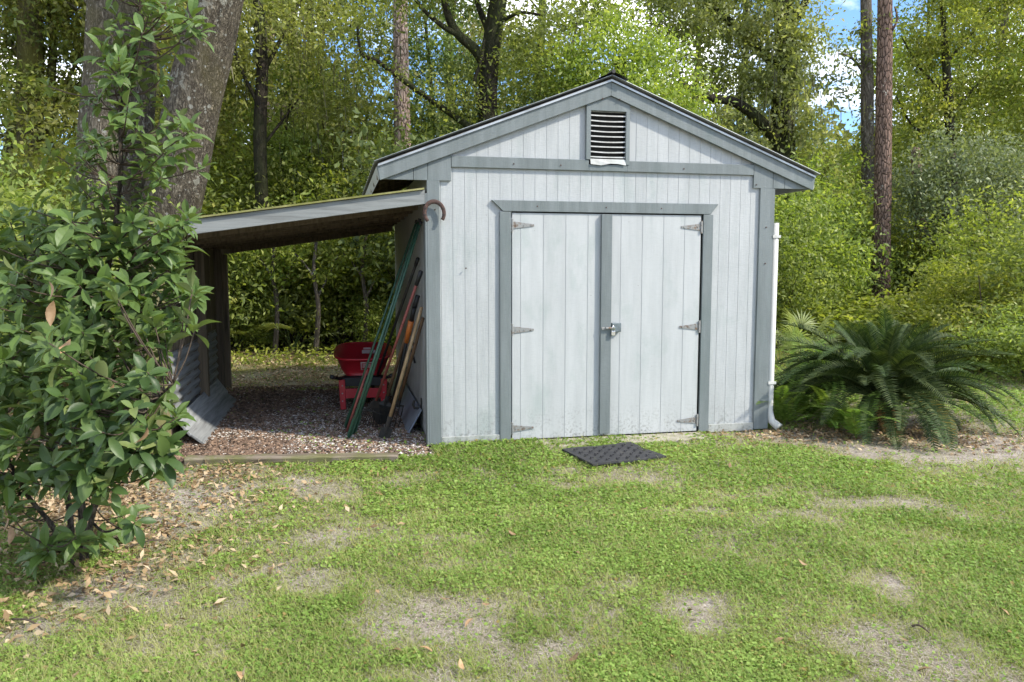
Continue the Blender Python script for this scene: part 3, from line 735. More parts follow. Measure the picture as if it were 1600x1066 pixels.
b.tube([(-.01, .0, -.09), (-.03, -.02, -.02), (-.05, .03, .07), (-.02, .10, .09), (0, .14, .04)], .010, 8); b.build('strap', M['black'], root, True)

# ================================================================ LEAF GEOMETRY
def leaf_quads(rng, P, L_, W_, up=.6, droop=0.0, dirs=None, fold=.18):
    n = len(P); nr = unit(rng.normal(size=(n, 3)) + np.array([0, 0, up]) * 1.2)
    if dirs is None: d = rng.normal(size=(n, 3)); d[:, 2] -= droop
    else: d = dirs
    d = unit(d - nr * np.sum(d * nr, 1, keepdims=True)); s = np.cross(nr, d)
    L_ = (L_ * rng.uniform(.5, 1.5, n))[:, None]; W_ = (W_ * rng.uniform(.55, 1.35, n))[:, None]
    m = P + d * L_ * .45 + nr * W_ * fold
    V = np.stack([P, m + s * W_ * .5, P + d * L_, m - s * W_ * .5], 1)
    return V.reshape(-1, 3)
def blob_pts(rng, c, r, n, clumps, cs, shell=.5):
    r = np.array(r if hasattr(r, '__len__') else (r, r, r)); u = unit(rng.normal(size=(clumps, 3))); rad = rng.uniform(shell, 1, (clumps, 1)) ** .6
    cc = np.array(c) + u * rad * r
    k_ = rng.integers(0, clumps, n); sz = rng.uniform(.5, 1.3, clumps)[k_][:, None]
    P = cc[k_] + rng.normal(size=(n, 3)) * cs * sz * np.array([1, 1, .62])
    return P, k_
def crown_mesh(name, seed, blobs, n, leaf, m, clump=.34, per=70, up=.5, droop=.4, wr=.52, strands=0, zmin=None):
    """blobs: (centre, radii); leaves in small clumps over each blob's outer shell, some twigs between"""
    rng = np.random.default_rng(seed); vol = np.array([max(.05, np.prod(np.array(r if hasattr(r, '__len__') else (r, r, r))) ** (2 / 3)) for _, r in blobs])
    cnt = (n * vol / vol.sum()).astype(int); Ps = []; T = []
    for (c, r), q in zip(blobs, cnt):
        if q < 5: continue
        cl = max(3, q // per); P, k_ = blob_pts(rng, c, r, q, cl, clump * rng.uniform(.8, 1.2))
        Ps.append(P); T.append(np.clip(rng.normal(.42, .16, cl)[k_] + rng.normal(0, .16, q) + rng.normal(0, .06), 0, .93))
    P = np.concatenate(Ps); T = np.concatenate(T)
    if zmin is not None: P[:, 2] = np.where(P[:, 2] < zmin, zmin + np.abs(P[:, 2] - zmin) * .3, P[:, 2])
    return np_mesh(name, leaf_quads(rng, P, leaf, leaf * wr, up, droop), 4, m, T)

def wobf(seed, amp):
    r = random.Random(seed); ph = [r.uniform(0, 6.28) for _ in range(6)]
    return lambda p, a: 1 + amp * (.5 * math.sin(3 * a + ph[0] + p[2] * 1.3) + .35 * math.sin(5 * a + ph[1] - p[2] * 2.1) + .3 * math.sin(2 * a + ph[2] + p[2] * .6) + .25 * math.sin(p[2] * 4.1 + ph[3] + a))
def smooth_path(pts, sub=4):
    P = [Vector(p) for p in pts]; out = []
    for i in range(len(P) - 1):
        p0, p1, p2, p3 = P[max(i - 1, 0)], P[i], P[i + 1], P[min(i + 2, len(P) - 1)]
        for j in range(sub):
            t = j / sub; out.append(.5 * ((2 * p1) + (p2 - p0) * t + (2 * p0 - 5 * p1 + 4 * p2 - p3) * t * t + (3 * p1 - p0 - 3 * p2 + p3) * t ** 3))
    out.append(P[-1]); return out
def limb(b, pts, r0, r1, n=8, sub=4, wob=None):
    q = smooth_path(pts, sub); k_ = len(q)
    b.tube(q, [r0 + (r1 - r0) * (i / (k_ - 1)) ** .8 for i in range(k_)], n, True, wob)

# generic tree variants: every one a trunk mesh and a crown mesh that copies share
def gen_tree(seed, Ht, r0, base, spread, n, leaf, per=80, droop=.5, clump=.36, lean=.6):
    rnd = random.Random(seed); b = MB(); tip = Vector((rnd.uniform(-lean, lean), rnd.uniform(-lean, lean), Ht))
    tr = [Vector((0, 0, -.2))]
    for i in range(1, 7):
        t = i / 6; tr.append(Vector((tip.x * t + rnd.uniform(-.18, .18), tip.y * t + rnd.uniform(-.18, .18), Ht * t)))
    q = smooth_path(tr, 4); b.tube(q, [r0 * (1.35 if i == 0 else 1) * (1 - .85 * (i / (len(q) - 1)) ** 1.1) + .012 for i in range(len(q))], 10, True, wobf(seed, .10))
    blobs = [((tip.x, tip.y, Ht), (spread * .38, spread * .38, spread * .30))]
    nl = 11; az = rnd.uniform(0, 6.28)
    for i in range(nl):
        f = base / Ht + (1 - base / Ht) * (i + rnd.random() * .7) / nl; p = q[min(len(q) - 1, int(f * (len(q) - 1)))]
        az += 2.4 + rnd.uniform(-.4, .4); ln = spread * (1.1 - .6 * (f - base / Ht)) * rnd.uniform(.6, 1.1)
        e = p + Vector((math.cos(az) * ln, math.sin(az) * ln, ln * rnd.uniform(.05, .55)))
        mid = (p + e) / 2 + Vector((rnd.uniform(-.2, .2), rnd.uniform(-.2, .2), rnd.uniform(-.1, .4)))
        limb(b, [p, mid, e], r0 * .38 * (1.1 - f), .012, 6, 4)
        br = spread * rnd.uniform(.24, .38); blobs.append((tuple(e), (br, br, br * .75))); blobs.append((tuple(mid + Vector((0, 0, .2))), (br * .8, br * .8, br * .6)))
        for s in range(2):
            e2 = mid + Vector((rnd.uniform(-1, 1), rnd.uniform(-1, 1), rnd.uniform(-.5, .8))) * ln * .55
            limb(b, [mid, (mid + e2) / 2 + Vector((0, 0, .12)), e2], r0 * .15, .008, 5, 3); blobs.append((tuple(e2), (br * .7, br * .7, br * .55)))
    for i in range(26):
        c, r = blobs[rnd.randrange(len(blobs))]; c = Vector(c); dv = Vector((rnd.gauss(0, 1), rnd.gauss(0, 1), rnd.gauss(.1, .7))).normalized(); e = c + dv * r[0] * rnd.uniform(1.2, 2.0)
        limb(b, [c, (c + e) / 2 + Vector((0, 0, .06)), e], .014, .004, 4, 3); blobs.append((tuple(e), (.22, .22, .17))); blobs.append((tuple(c.lerp(e, .6)), (.2, .2, .15)))
    return b.mesh('trunk', M['dark_bark'], True), crown_mesh('crown', seed, blobs, n, leaf, M['lf_olive'], clump, per, .5, droop)

def add_tree(var, name, label, x, y, s, rz, leafm, barkm, group=None, sz=1.0):
    tm, cm = var
    root = thing(name, label, 'tree', (x, y, float(ground_h(x, y)) - .05), rz, group); root.scale = (s, s, s * sz)
    t = link('trunk', tm, root); c = link('crown', cm, root)
    for o, m in ((t, M[barkm]), (c, M[leafm])): o.material_slots[0].link = 'OBJECT'; o.material_slots[0].material = m
    return root
TV = [gen_tree(11, 13, .20, 2.4, 3.4, 13000, .16), gen_tree(12, 15, .24, 4.0, 3.8, 13000, .17), gen_tree(13, 11, .16, 1.4, 3.0, 14000, .145),
      gen_tree(14, 14, .20, 3.0, 3.0, 13000, .15, droop=1.4), gen_tree(15, 9, .13, .9, 2.6, 15000, .13), gen_tree(16, 17, .27, 6.0, 4.0, 13000, .17)]

# ---- shrubs
def gen_shrub(seed, Hs, R, n, leaf, per=45, clump=.16, wr=.5):
    rnd = random.Random(seed); b = MB(); blobs = []
    for i in range(9):
        a = rnd.uniform(0, 6.28); rr = R * rnd.uniform(.2, .85); z = Hs * rnd.uniform(.35, .95)
        e = Vector((math.cos(a) * rr, math.sin(a) * rr, z)); s0 = Vector((rnd.uniform(-.12, .12), rnd.uniform(-.12, .12), -.08))
        limb(b, [s0, (s0 + e) / 2 + Vector((rnd.uniform(-.1, .1), rnd.uniform(-.1, .1), .1)), e], .018, .005, 5, 3)
        br = R * rnd.uniform(.30, .48); blobs.append((tuple(e), (br, br, min(br, z * .6) * .8)))
        blobs.append((tuple(e * .6 + Vector((0, 0, .05))), (br * .9, br * .9, z * .28)))
    for i in range(16):
        a = rnd.uniform(0, 6.28); rr = R * rnd.uniform(.3, 1.15); z = Hs * rnd.uniform(.45, 1.28) * (1.15 - .35 * rr / R)
        e = Vector((math.cos(a) * rr, math.sin(a) * rr, z)); s0 = e * .55 + Vector((0, 0, -.05)); limb(b, [s0, (s0 + e) / 2 + Vector((rnd.uniform(-.06, .06), rnd.uniform(-.06, .06), 0)), e], .007, .003, 4, 3)
        for t in (.75, 1.0): q = s0.lerp(e, t); blobs.append((tuple(q), (.13, .13, .10)))
    return b.mesh('stems', M['stem'], True), crown_mesh('foliage', seed, blobs, n, leaf, M['lf_green'], clump, per, .6, .3, wr, zmin=.02)
SV = [gen_shrub(31, 1.9, 1.25, 7500, .095, 30, .24), gen_shrub(32, 2.6, 1.4, 9000, .105, 30, .28), gen_shrub(33, 1.2, 1.0, 6000, .085, 25, .20), gen_shrub(34, 1.5, 1.5, 6000, .14, 18, .26, .6), gen_shrub(35, 3.4, 1.6, 11000, .11, 35, .30)]
def add_shrub(v, name, label, x, y, s, rz, leafm, group=None, sz=1.0):
    st, fo = SV[v]
    root = thing(name, label, 'shrub', (x, y, float(ground_h(x, y)) - .03), rz, group); root.scale = (s, s, s * sz)
    a = link('stems', st, root); c = link('foliage', fo, root); c.material_slots[0].link = 'OBJECT'; c.material_slots[0].material = M[leafm]
    return root

# ================================================================ TREES ONE CAN TELL APART
def ctree(name, label, depth, trunk, limbs=(), blobs=(), n=0, leaf=.1, lm='lf_olive', bm='dark_bark', group=None, seed=1, nseg=14, amp=.08, clump=.32, per=70, droop=.6, cat='tree', lname='limb', cname='crown', wr=.52, up=.5):
    px = depth / F; b0 = at(trunk[0][0], trunk[0][1], depth); gz = float(ground_h(b0.x, depth)) - .06
    base = Vector((b0.x, depth, gz)); root = thing(name, label, cat, base, 0, group)
    pts = [at(x, y, depth) - base for x, y, r in trunk]; rad = [r * px for x, y, r in trunk]
    if pts[0].z > .05: pts = [Vector((pts[0].x, pts[0].y, -.1))] + pts; rad = [rad[0] * 1.15] + rad
    q = smooth_path(pts, 6); rr = []
    for i in range(len(pts) - 1):
        for j in range(6): rr.append(rad[i] + (rad[i + 1] - rad[i]) * j / 6)
    rr.append(rad[-1]); b = MB(); b.tube(q, rr, nseg, True, wobf(seed, amp)); b.build('trunk', M[bm], root, True)
    if limbs:
        for li in limbs:
            p_, r0, r1 = li; b = MB(); limb(b, [at(x, y, depth + dd) - base for x, y, dd in p_], r0 * px, r1 * px, 8, 5, wobf(seed + 3, amp)); b.build(lname, M[bm], root, True)
    if n:
        bl = [(tuple(at(x, y, depth + dd) - base), (r, r, r * f)) for x, y, dd, r, f in blobs]
        link(cname, crown_mesh(cname, seed, bl, n, leaf, M[lm], clump, per, up, droop, wr), root)
    return root

# big oak with two stems behind the lean-to
r_ = ctree('oak_tree', 'huge lichen spotted oak with two thick stems behind the lean-to', 11.2,
      [(196, 640, 78), (186, 430, 60), (180, 300, 54), (184, 150, 50), (192, 0, 47), (205, -180, 42), (230, -420, 30)],
      [([(205, 560, -.1), (250, 400, -.2), (283, 255, -.35), (318, 100, -.5), (345, -40, -.7), (390, -260, -1.0)], 49, 33),
       ([(330, 60, -.5), (420, -60, -.2), (560, -130, .3)], 12, 5), ([(186, 60, 0), (90, -60, .4), (-60, -120, .8)], 16, 6), ([(380, -200, -.9), (300, -330, -1.2), (200, -380, -1.0)], 14, 5)],
      [(420, -120, .3, 1.5, .6), (560, -150, .6, 1.5, .6), (-60, -140, .8, 1.6, .6), (90, -120, .4, 1.3, .6), (300, -420, 0, 2.4, .5), (150, -460, .5, 2.2, .5), (520, -330, .5, 2.0, .5), (470, 0, .5, .7, .7), (400, -10, .5, .6, .7)],
      8000, .085, 'lf_olive', 'oak_bark', seed=5, nseg=22, amp=.07, lname='stem')
ctree('mossy_tree', 'moss covered yellow green trunk at the edge of the wood, near the sky gaps', 17.5,
      [(52, 470, 20), (50, 300, 18), (46, 150, 19), (48, 0, 17), (40, -200, 12)], [([(50, 190, 0), (90, 150, .3), (140, 60, .6)], 5, 2), ([(48, 120, 0), (10, 60, .2), (-40, 40, .4)], 5, 2)],
      [(140, 50, .6, .8, .7), (30, 60, .3, .7, .8), (-40, 30, .4, .9, .8), (95, 130, .2, .55, .8), (40, -40, 0, 1.2, .7), (110, 30, .9, 1.0, .8), (20, 190, .4, .5, .9), (90, 230, .4, .6, .9)], 9000, .085, 'lf_olive', 'mossy_bark', seed=8, droop=1.2)
ctree('thin_dark_tree', 'thin dark wavering trunk rising behind the lean-to roof', 14.2,
      [(407, 480, 10), (409, 330, 10), (406, 200, 10), (410, 100, 9), (404, 0, 8), (410, -160, 5)],
      [([(408, 120, 0), (450, 40, .3), (490, -40, .6)], 4, 1.5), ([(407, 170, 0), (370, 90, -.2), (350, -10, -.4)], 4, 1.5), ([(409, 230, 0), (440, 190, .2), (470, 150, .3)], 3, 1)],
      [(490, -40, .6, .9, .8), (350, -20, -.4, .8, .8), (470, 140, .3, .55, .7), (440, 60, .2, .6, .8), (370, 90, -.2, .5, .9), (500, 60, .3, .6, .9), (350, 180, .2, .5, .8), (340, 60, .3, .7, .9), (530, 150, .5, .6, .8)], 10000, .075, 'lf_olive', 'dark_bark', seed=9, droop=1.0)
ctree('pale_tree', 'pale orange barked trunk just behind the thin dark trunk', 21,
      [(419, 460, 10), (420, 300, 9), (417, 190, 8), (421, 60, 7), (428, -90, 5)], [([(418, 200, 0), (440, 150, .3), (470, 120, .3)], 3, 1)], [(428, -60, 0, 1.2, .8), (470, 110, .3, .6, .7), (400, 20, .3, .7, .7)], 5000, .09, 'lf_pale', 'pale_pine_bark', seed=10)
ctree('pine_tree', 'tall pale pink barked pine rising beyond the shed roof', 15.8,
      [(629, 480, 14), (629, 300, 13), (628, 180, 12.5), (626, 60, 11), (625, -120, 10), (626, -420, 7)], [([(626, -330, 0), (560, -380, .4), (500, -390, .6)], 4, 1.5), ([(626, -380, 0), (700, -430, .3), (760, -420, .4)], 4, 1.5)],
      [(500, -395, .6, 1.1, .6), (760, -430, .4, 1.2, .6), (626, -470, 0, 1.6, .7)], 5000, .13, 'lf_green', 'pale_pine_bark', seed=12, wr=.12, nseg=16, amp=.05)
ctree('branching_oak', 'dark forked oak with a long crooked limb behind the shed ridge', 14.2,
      [(762, 500, 17), (764, 300, 15), (762, 180, 14), (766, 100, 14), (775, 20, 13), (790, -60, 11), (800, -200, 8)],
      [([(763, 110, 0), (742, 78, -.1), (716, 55, -.2), (700, 25, -.3), (690, -20, -.4), (670, -110, -.4)], 9.5, 4),
       ([(716, 55, -.2), (690, 40, -.4), (655, 8, -.5), (640, -30, -.6)], 5, 2), ([(765, 100, 0), (762, 50, .2), (745, 0, .3), (740, -80, .4)], 7, 3),
       ([(762, 190, .05), (748, 160, -.2), (742, 125, -.25), (752, 95, -.2), (756, 60, -.2)], 4, 2), ([(772, 40, 0), (812, 20, -.3), (850, 25, -.5)], 4, 1.5),
       ([(755, 215, -.1), (715, 185, -.2), (672, 155, -.3), (625, 122, -.4), (590, 96, -.5), (565, 84, -.5), (558, 40, -.6)], 5.5, 2)],
      [(650, -10, -.5, .6, .6), (690, -40, -.4, .7, .7), (850, 30, -.5, .5, .6), (825, 60, -.3, .5, .7), (800, 130, .1, .6, .9), (720, 165, -.1, .45, .6), (680, 145, -.3, .4, .5), (590, 110, -.5, .40, .7), (560, 40, -.6, .45, .8), (800, -80, 0, 1.2, .6), (740, -100, .4, 1.0, .6), (790, 190, .3, .6, .8), (710, 120, .3, .4, .7), (870, 130, .4, .5, .8)],
      16000, .075, 'lf_green', 'dark_bark', seed=14, nseg=14, amp=.12, clump=.26)
ctree('vine_covered_tree', 'bright green tree smothered in vines straight behind the shed ridge', 14.0,
      [(968, 500, 14), (972, 250, 12), (968, 90, 8)], [],
      [(968, 100, 0, .72, .85), (920, 105, -.1, .55, .9), (1015, 115, .1, .62, .8), (1045, 165, .2, .50, .8), (895, 150, .1, .5, .9), (975, 170, -.3, .75, .8), (1060, 210, .2, .5, .8), (905, 215, 0, .5, .9), (1075, 245, .3, .5, .8), (940, 48, -.1, .22, .8), (990, 40, .1, .25, .7), (1040, 70, 0, .25, .7), (885, 88, 0, .25, .8), (1078, 150, 0, .22, .8), (960, 30, .2, .2, .6)],
      15000, .085, 'lf_bright', 'dark_bark', seed=16, clump=.24, per=30, droop=.9)
ctree('spreading_oak', 'broad vine hung oak with bowed dark limb beyond the right roof slope', 17.2,
      [(1250, 520, 26), (1238, 330, 22), (1222, 230, 20), (1230, 90, 17), (1215, -60, 14), (1190, -260, 9)],
      [([(1232, 262, 0), (1208, 212, -.2), (1180, 182, -.4), (1148, 160, -.6), (1108, 152, -.8), (1060, 130, -.9)], 11, 5),
       ([(1228, 120, 0), (1170, 60, .2), (1110, 10, .4), (1060, -30, .5)], 9, 3), ([(1226, 60, 0), (1260, 0, -.3), (1290, -60, -.5)], 8, 3)],
      [(1120, 40, .3, 1.0, .8), (1060, 20, .5, .9, .7), (1180, 20, 0, .95, .8), (1235, 40, -.3, .7, 1.1), (1258, 95, -.5, .40, 1.3), (1240, 170, -.4, .62, 1.0), (1180, 120, -.2, .62, .8), (1262, 215, -.5, .36, 1.3), (1130, 120, .3, .55, .6), (1110, 190, -.7, .5, .6), (1160, 235, -.2, .55, .8), (1040, -50, .5, 1.1, .7), (1150, -60, .4, 1.2, .7), (1235, -40, -.2, .62, 1.0), (1285, 290, -.2, .5, 1.3), (1215, 100, -.8, .55, 1.0)],
      26000, .10, 'lf_pale', 'dark_bark', seed=18, clump=.22, per=60, droop=1.1)
ctree('red_barked_pine', 'tall straight pinkish brown pine standing alone right of the shed', 15.6,
      [(1376, 560, 15), (1377, 460, 13.5), (1379, 300, 12.5), (1381, 150, 11.5), (1383, 20, 10.5), (1385, -150, 10), (1388, -420, 7)],
      [([(1384, 60, 0), (1396, 44, -.1), (1402, 30, -.1), (1398, 10, -.1)], 3, 1), ([(1386, -330, 0), (1320, -370, .4), (1270, -380, .5)], 4, 1.5)],
      [(1270, -390, .5, 1.0, .6), (1390, -450, 0, 1.6, .7), (1388, 40, 0, .18, 1.2)], 4200, .12, 'lf_green', 'pine_bark', seed=20, nseg=18, amp=.05, wr=.2)
ctree('ivy_clad_pine', 'slender trunk clad in ivy beside the tall pinkish pine', 19,
      [(1357, 520, 12), (1356, 300, 10), (1355, 120, 9), (1353, 0, 8), (1352, -250, 6)], [([(1355, 120, 0), (1330, 90, -.1), (1310, 84, -.2)], 3, 1)],
      [(1350, 100, 0, .26, 1.1), (1334, 80, -.2, .28, .7), (1358, 160, .1, .2, 1.5), (1352, 230, 0, .18, 1.8), (1358, 320, 0, .22, 1.8), (1352, 400, 0, .35, 1.4), (1352, -330, 0, 1.8, .8), (1350, 30, 0, .25, 1.6)], 7000, .10, 'lf_green', 'grey_bark', seed=22, clump=.2, per=40, droop=1.5)
ctree('golden_tree', 'tall sunlit yellow green tree with thin dark stem right of the pines', 18.5,
      [(1490, 520, 12), (1489, 330, 10), (1484, 190, 7), (1478, 100, 6), (1474, 30, 4), (1468, -60, 3)],
      [([(1482, 150, 0), (1440, 110, .2), (1410, 60, .3)], 3, 1), ([(1484, 180, 0), (1530, 130, .2), (1570, 100, .3)], 3, 1), ([(1478, 100, 0), (1520, 50, .1), (1550, 10, .2)], 3, 1), ([(1486, 220, .1), (1430, 200, .2), (1400, 150, .2)], 3, 1)],
      [(1475, 40, 0, .75, .9), (1452, 95, .2, .55, .9), (1545, 40, .2, .8, .8), (1570, 110, .3, .75, .8), (1520, 140, .1, .7, .7), (1430, 170, .2, .7, .9), (1590, 200, .3, .8, .9), (1500, 210, .2, .6, .8), (1500, -30, 0, .7, .8), (1560, -30, .2, .9, .7), (1415, 240, .3, .5, 1.0)],
      20000, .09, 'lf_yellow', 'dark_bark', seed=24, clump=.26, droop=.9)
ctree('cedar_tree', 'dense dark grey green cedar below the sunlit tree', 15.8,
      [(1500, 540, 18), (1494, 420, 15), (1486, 330, 11), (1490, 240, 5)], [([(1492, 400, 0), (1450, 370, .2), (1430, 340, .3)], 6, 2), ([(1494, 420, 0), (1530, 380, .2), (1560, 350, .2)], 5, 2)],
      [(1490, 235, 0, .55, .8), (1450, 270, .1, .65, .7), (1540, 255, .1, .65, .7), (1420, 300, .2, .5, .7), (1590, 270, .3, .7, .8), (1480, 300, -.2, .7, .7), (1560, 310, -.1, .65, .7), (1440, 345, 0, .5, .7), (1510, 350, .3, .55, .7), (1620, 330, .2, .7, .8), (1580, 370, .3, .5, .8)],
      15000, .085, 'lf_grey', 'grey_bark', seed=26, clump=.34, per=40, droop=.9)
ctree('leaning_sapling', 'bare leaning sapling at the far left of the wood', 20, [(2, 430, 7), (4, 300, 7), (20, 190, 6.5), (38, 110, 5), (60, 20, 3)], [], [(60, 20, 0, .6, .8), (80, -60, 0, .9, .8)], 2500, .08, 'lf_olive', 'grey_bark', seed=27)
ctree('slim_trunk', 'slim brown trunk between the dark trunk and the pale pine', 17, [(438, 470, 6), (436, 330, 5.5), (440, 220, 5), (446, 120, 3)], [], [(446, 120, 0, .5, .8), (470, 200, .2, .5, .8), (480, 260, .3, .5, .8)], 3500, .08, 'lf_pale', 'grey_bark', seed=28)
ctree('bent_trunk', 'low crooked dark limb tree behind the lean-to roof', 16, [(470, 420, 8), (462, 330, 7), (452, 300, 6), (470, 280, 5), (500, 265, 3)], [], [(510, 255, .1, .6, .7), (480, 300, .3, .6, .8), (545, 290, .3, .6, .8)], 5000, .075, 'lf_pale', 'dark_bark', seed=29)
ctree('brown_trunk', 'reddish brown trunk in the shade beneath the cedar', 17.4, [(1448, 520, 11), (1444, 440, 10), (1440, 380, 9), (1436, 320, 8), (1430, 230, 6)], [], [], 0, .1, 'lf_grey', 'pine_bark', seed=30)

for i, (px, d, lab) in enumerate(((430, 13.2, 'thin sapling nearest the rear post of the lean-to'), (494, 13.0, 'pale stemmed sapling in the middle of the lean-to opening'), (570, 13.3, 'thin sapling above the wheelbarrow under the lean-to'))):
    ctree('sapling', lab, d, [(px, 545, 4.5), (px + 3, 480, 3.6), (px - 4, 420, 3), (px + 5, 350, 2)], [([(px, 470, 0), (px + 22, 425, .1), (px + 34, 400, .1)], 2, 1), ([(px, 440, 0), (px - 20, 410, -.1), (px - 34, 396, -.1)], 2, 1)],
          [(px + 34, 400, .1, .22, .8), (px - 34, 396, -.1, .22, .8), (px + 5, 360, 0, .35, .8), (px + 12, 430, 0, .2, .7)], 700, .09, 'lf_bright', 'grey_bark', 'saplings behind the lean-to', 50 + i, 8, .08, .12, 14)
for i, (pa, pb, lab) in enumerate((((1425, 980), (1452, 990), 'short dark twig on the large bare patch of the lawn'), ((196, 858), (262, 846), 'long dry twig on the litter beside the magnolia'), ((20, 968), (66, 984), 'thin dry twig on the ground below the magnolia'))):
    a_, c_ = gnd(*pa), gnd(*pb); root = thing('twig', lab, 'twig', (a_.x, a_.y, float(ground_h(a_.x, a_.y)) + .006)); v_ = c_ - a_; b = MB()
    limb(b, [(0, 0, 0), v_ * .5 + Vector((0, .012, .012)), v_], .006, .003, 6, 4); limb(b, [v_ * .45 + Vector((0, .010, .01)), v_ * .62 + Vector((.01, .05, .02))], .004, .002, 5, 2); b.build('stick', M['twig'], root, True)
# ---- the wood around and behind
MARKS = [(48, 'mossy trunk'), (190, 'lichen spotted oak'), (408, 'thin dark trunk'), (629, 'pale pink pine'), (768, 'dark forked oak'), (968, 'vine smothered tree'), (1240, 'spreading oak'), (1378, 'tall red pine'), (1480, 'golden tree')]
HUES = {'lf_olive': 'olive', 'lf_dark': 'dark green', 'lf_green': 'green', 'lf_bright': 'bright green', 'lf_yellow': 'yellow green', 'lf_pale': 'pale olive', 'lf_grey': 'grey green'}
TSH = ['tall leafy', 'tall high crowned', 'bushy', 'drooping', 'low branching', 'very tall bare stemmed']; SSH = ['rounded', 'tall', 'low', 'broad leaved', 'very tall']
USED = {}
def where(px):
    m = min(MARKS, key=lambda q: abs(q[0] - px)); dx = px - m[0]
    return ('just behind the ' if abs(dx) < 22 else ('a little left of the ' if dx > -70 else 'well left of the ') if dx < 0 else ('a little right of the ' if dx < 70 else 'well right of the ')) + m[1]
def unique_label(base):
    k_ = USED.get(base, 0); USED[base] = k_ + 1
    return base + ('', ', second', ', third', ', fourth', ', fifth', ', sixth')[k_]
rnd = random.Random(77)
def scatter(rows):
    for (px, depth, v, s, lm, bm, lab, grp) in rows:
        p = at(px, 415, depth); add_tree(TV[v], 'tree', unique_label(TSH[v] + ' ' + HUES[lm] + ' tree ' + where(px)), p.x, depth, s, rnd.uniform(0, 6.28), lm, bm, grp, rnd.uniform(.92, 1.08))
GA, GB, GC = 'trees in the wood behind the lean-to', 'trees in the wood behind the shed', 'trees in the wood beyond the lawn'
LA = 'leafy olive green tree in the shady wood behind the lean-to'; LB = 'leafy tree in the wood standing behind the shed roof'; LC = 'sunlit leafy tree in the wood beyond the sago palm'
rows = []
for i, (px, d, v, s, lm) in enumerate([(-260, 15, 0, 1, 'lf_dark'), (-20, 20, 3, 1, 'lf_olive'), (110, 18, 2, .9, 'lf_green'), (160, 23, 1, 1, 'lf_olive'), (270, 19, 3, .95, 'lf_olive'), (330, 16, 4, 1.05, 'lf_olive'), (360, 23, 1, 1, 'lf_pale'), (480, 19, 3, 1, 'lf_pale'), (540, 17, 4, .95, 'lf_olive'), (500, 26, 0, 1.1, 'lf_dark'), 
                                        (-130, 27, 1, 1.1, 'lf_dark'), (220, 31, 0, 1.1, 'lf_pale'), (420, 15.5, 4, .6, 'lf_green')]):
    rows.append((px, d, v, s, lm, ('dark_bark', 'grey_bark', 'mossy_bark')[i % 3], LA, GA))
for i, (px, d, v, s, lm) in enumerate([(680, 19, 2, .7, 'lf_dark'), (700, 24, 3, 1, 'lf_pale'), (850, 20, 0, .9, 'lf_pale'), (1090, 24, 2, 1.0, 'lf_green'), (1150, 27, 0, 1, 'lf_grey'), (850, 16, 4, .70, 'lf_green'), (700, 17.5, 4, .6, 'lf_dark')]):
    rows.append((px, d, v, s, lm, ('dark_bark', 'grey_bark')[i % 2], LB, GB))
for i, (px, d, v, s, lm) in enumerate([(1295, 24, 4, .55, 'lf_yellow'), (1325, 28, 4, .55, 'lf_yellow'), (1430, 29, 4, .95, 'lf_yellow'), (1380, 30, 4, .6, 'lf_bright'), (1440, 25, 2, .85, 'lf_bright'), (1540, 24, 0, .95, 'lf_yellow'), (1620, 20, 2, .95, 'lf_bright'), (1700, 23, 0, 1, 'lf_green'), (1590, 30, 3, 1.0, 'lf_yellow'), (1300, 36, 4, .7, 'lf_yellow'), (1480, 36, 1, .9, 'lf_pale'), (1800, 18, 4, 1, 'lf_green'), (1720, 33, 5, 1, 'lf_green')]):
    rows.append((px, d, v, s, lm, ('dark_bark', 'grey_bark')[i % 2], LC, GC))
scatter(rows)
def hanging_moss():
    rng = np.random.default_rng(61); Vs = []
    for (px, py, d, n, w) in ((1250, 140, 16.6, 120, 50), (500, 130, 15, 160, 90), (430, 60, 14.5, 120, 70)):
        for i in range(n):
            p = np.array(at(px + rng.normal() * w, py + rng.normal() * w * .8, d + rng.normal() * .4)); ln = rng.uniform(.15, .55); a = rng.uniform(0, 6.28); q = np.array([math.cos(a), math.sin(a), 0]) * .012
            e = p + np.array([rng.normal() * .03, rng.normal() * .03, -ln]); Vs += [p - q, p + q, e + q * .3, e - q * .3]
    o = link('hanging_moss', np_mesh('hanging_moss', np.array(Vs), 4, M['lf_moss'], rng.uniform(0, .9, len(Vs) // 4)))
    tag(o, 'strands of grey moss hanging from the branches of the wood', kind='stuff')
hanging_moss()
def far_wood():
    rng = np.random.default_rng(71); n = 90000
    az = rng.uniform(-1.05, 1.05, n); d = rng.uniform(40, 62, n); x = np.sin(az) * d; y = np.cos(az) * d
    top = 5 + 8 * fbm(az * 40, az * 0, 5, 3); z = top * rng.uniform(0, 1, n) ** .9
    sel = (fbm(az * 60, z, 2.2, 9) > .46); P = np.stack([x, y, z], 1)[sel]; T = np.clip(rng.normal(.45, .2, len(P)) + (fbm(P[:, 0], P[:, 2], 2.5, 4) - .5) * .8, 0, .93)
    o = link('far_wood', np_mesh('far_wood', leaf_quads(rng, P, .55, .32, .5, .4), 4, M['lf_pale'], T)); tag(o, 'far mass of woodland closing the view', kind='stuff')
far_wood()

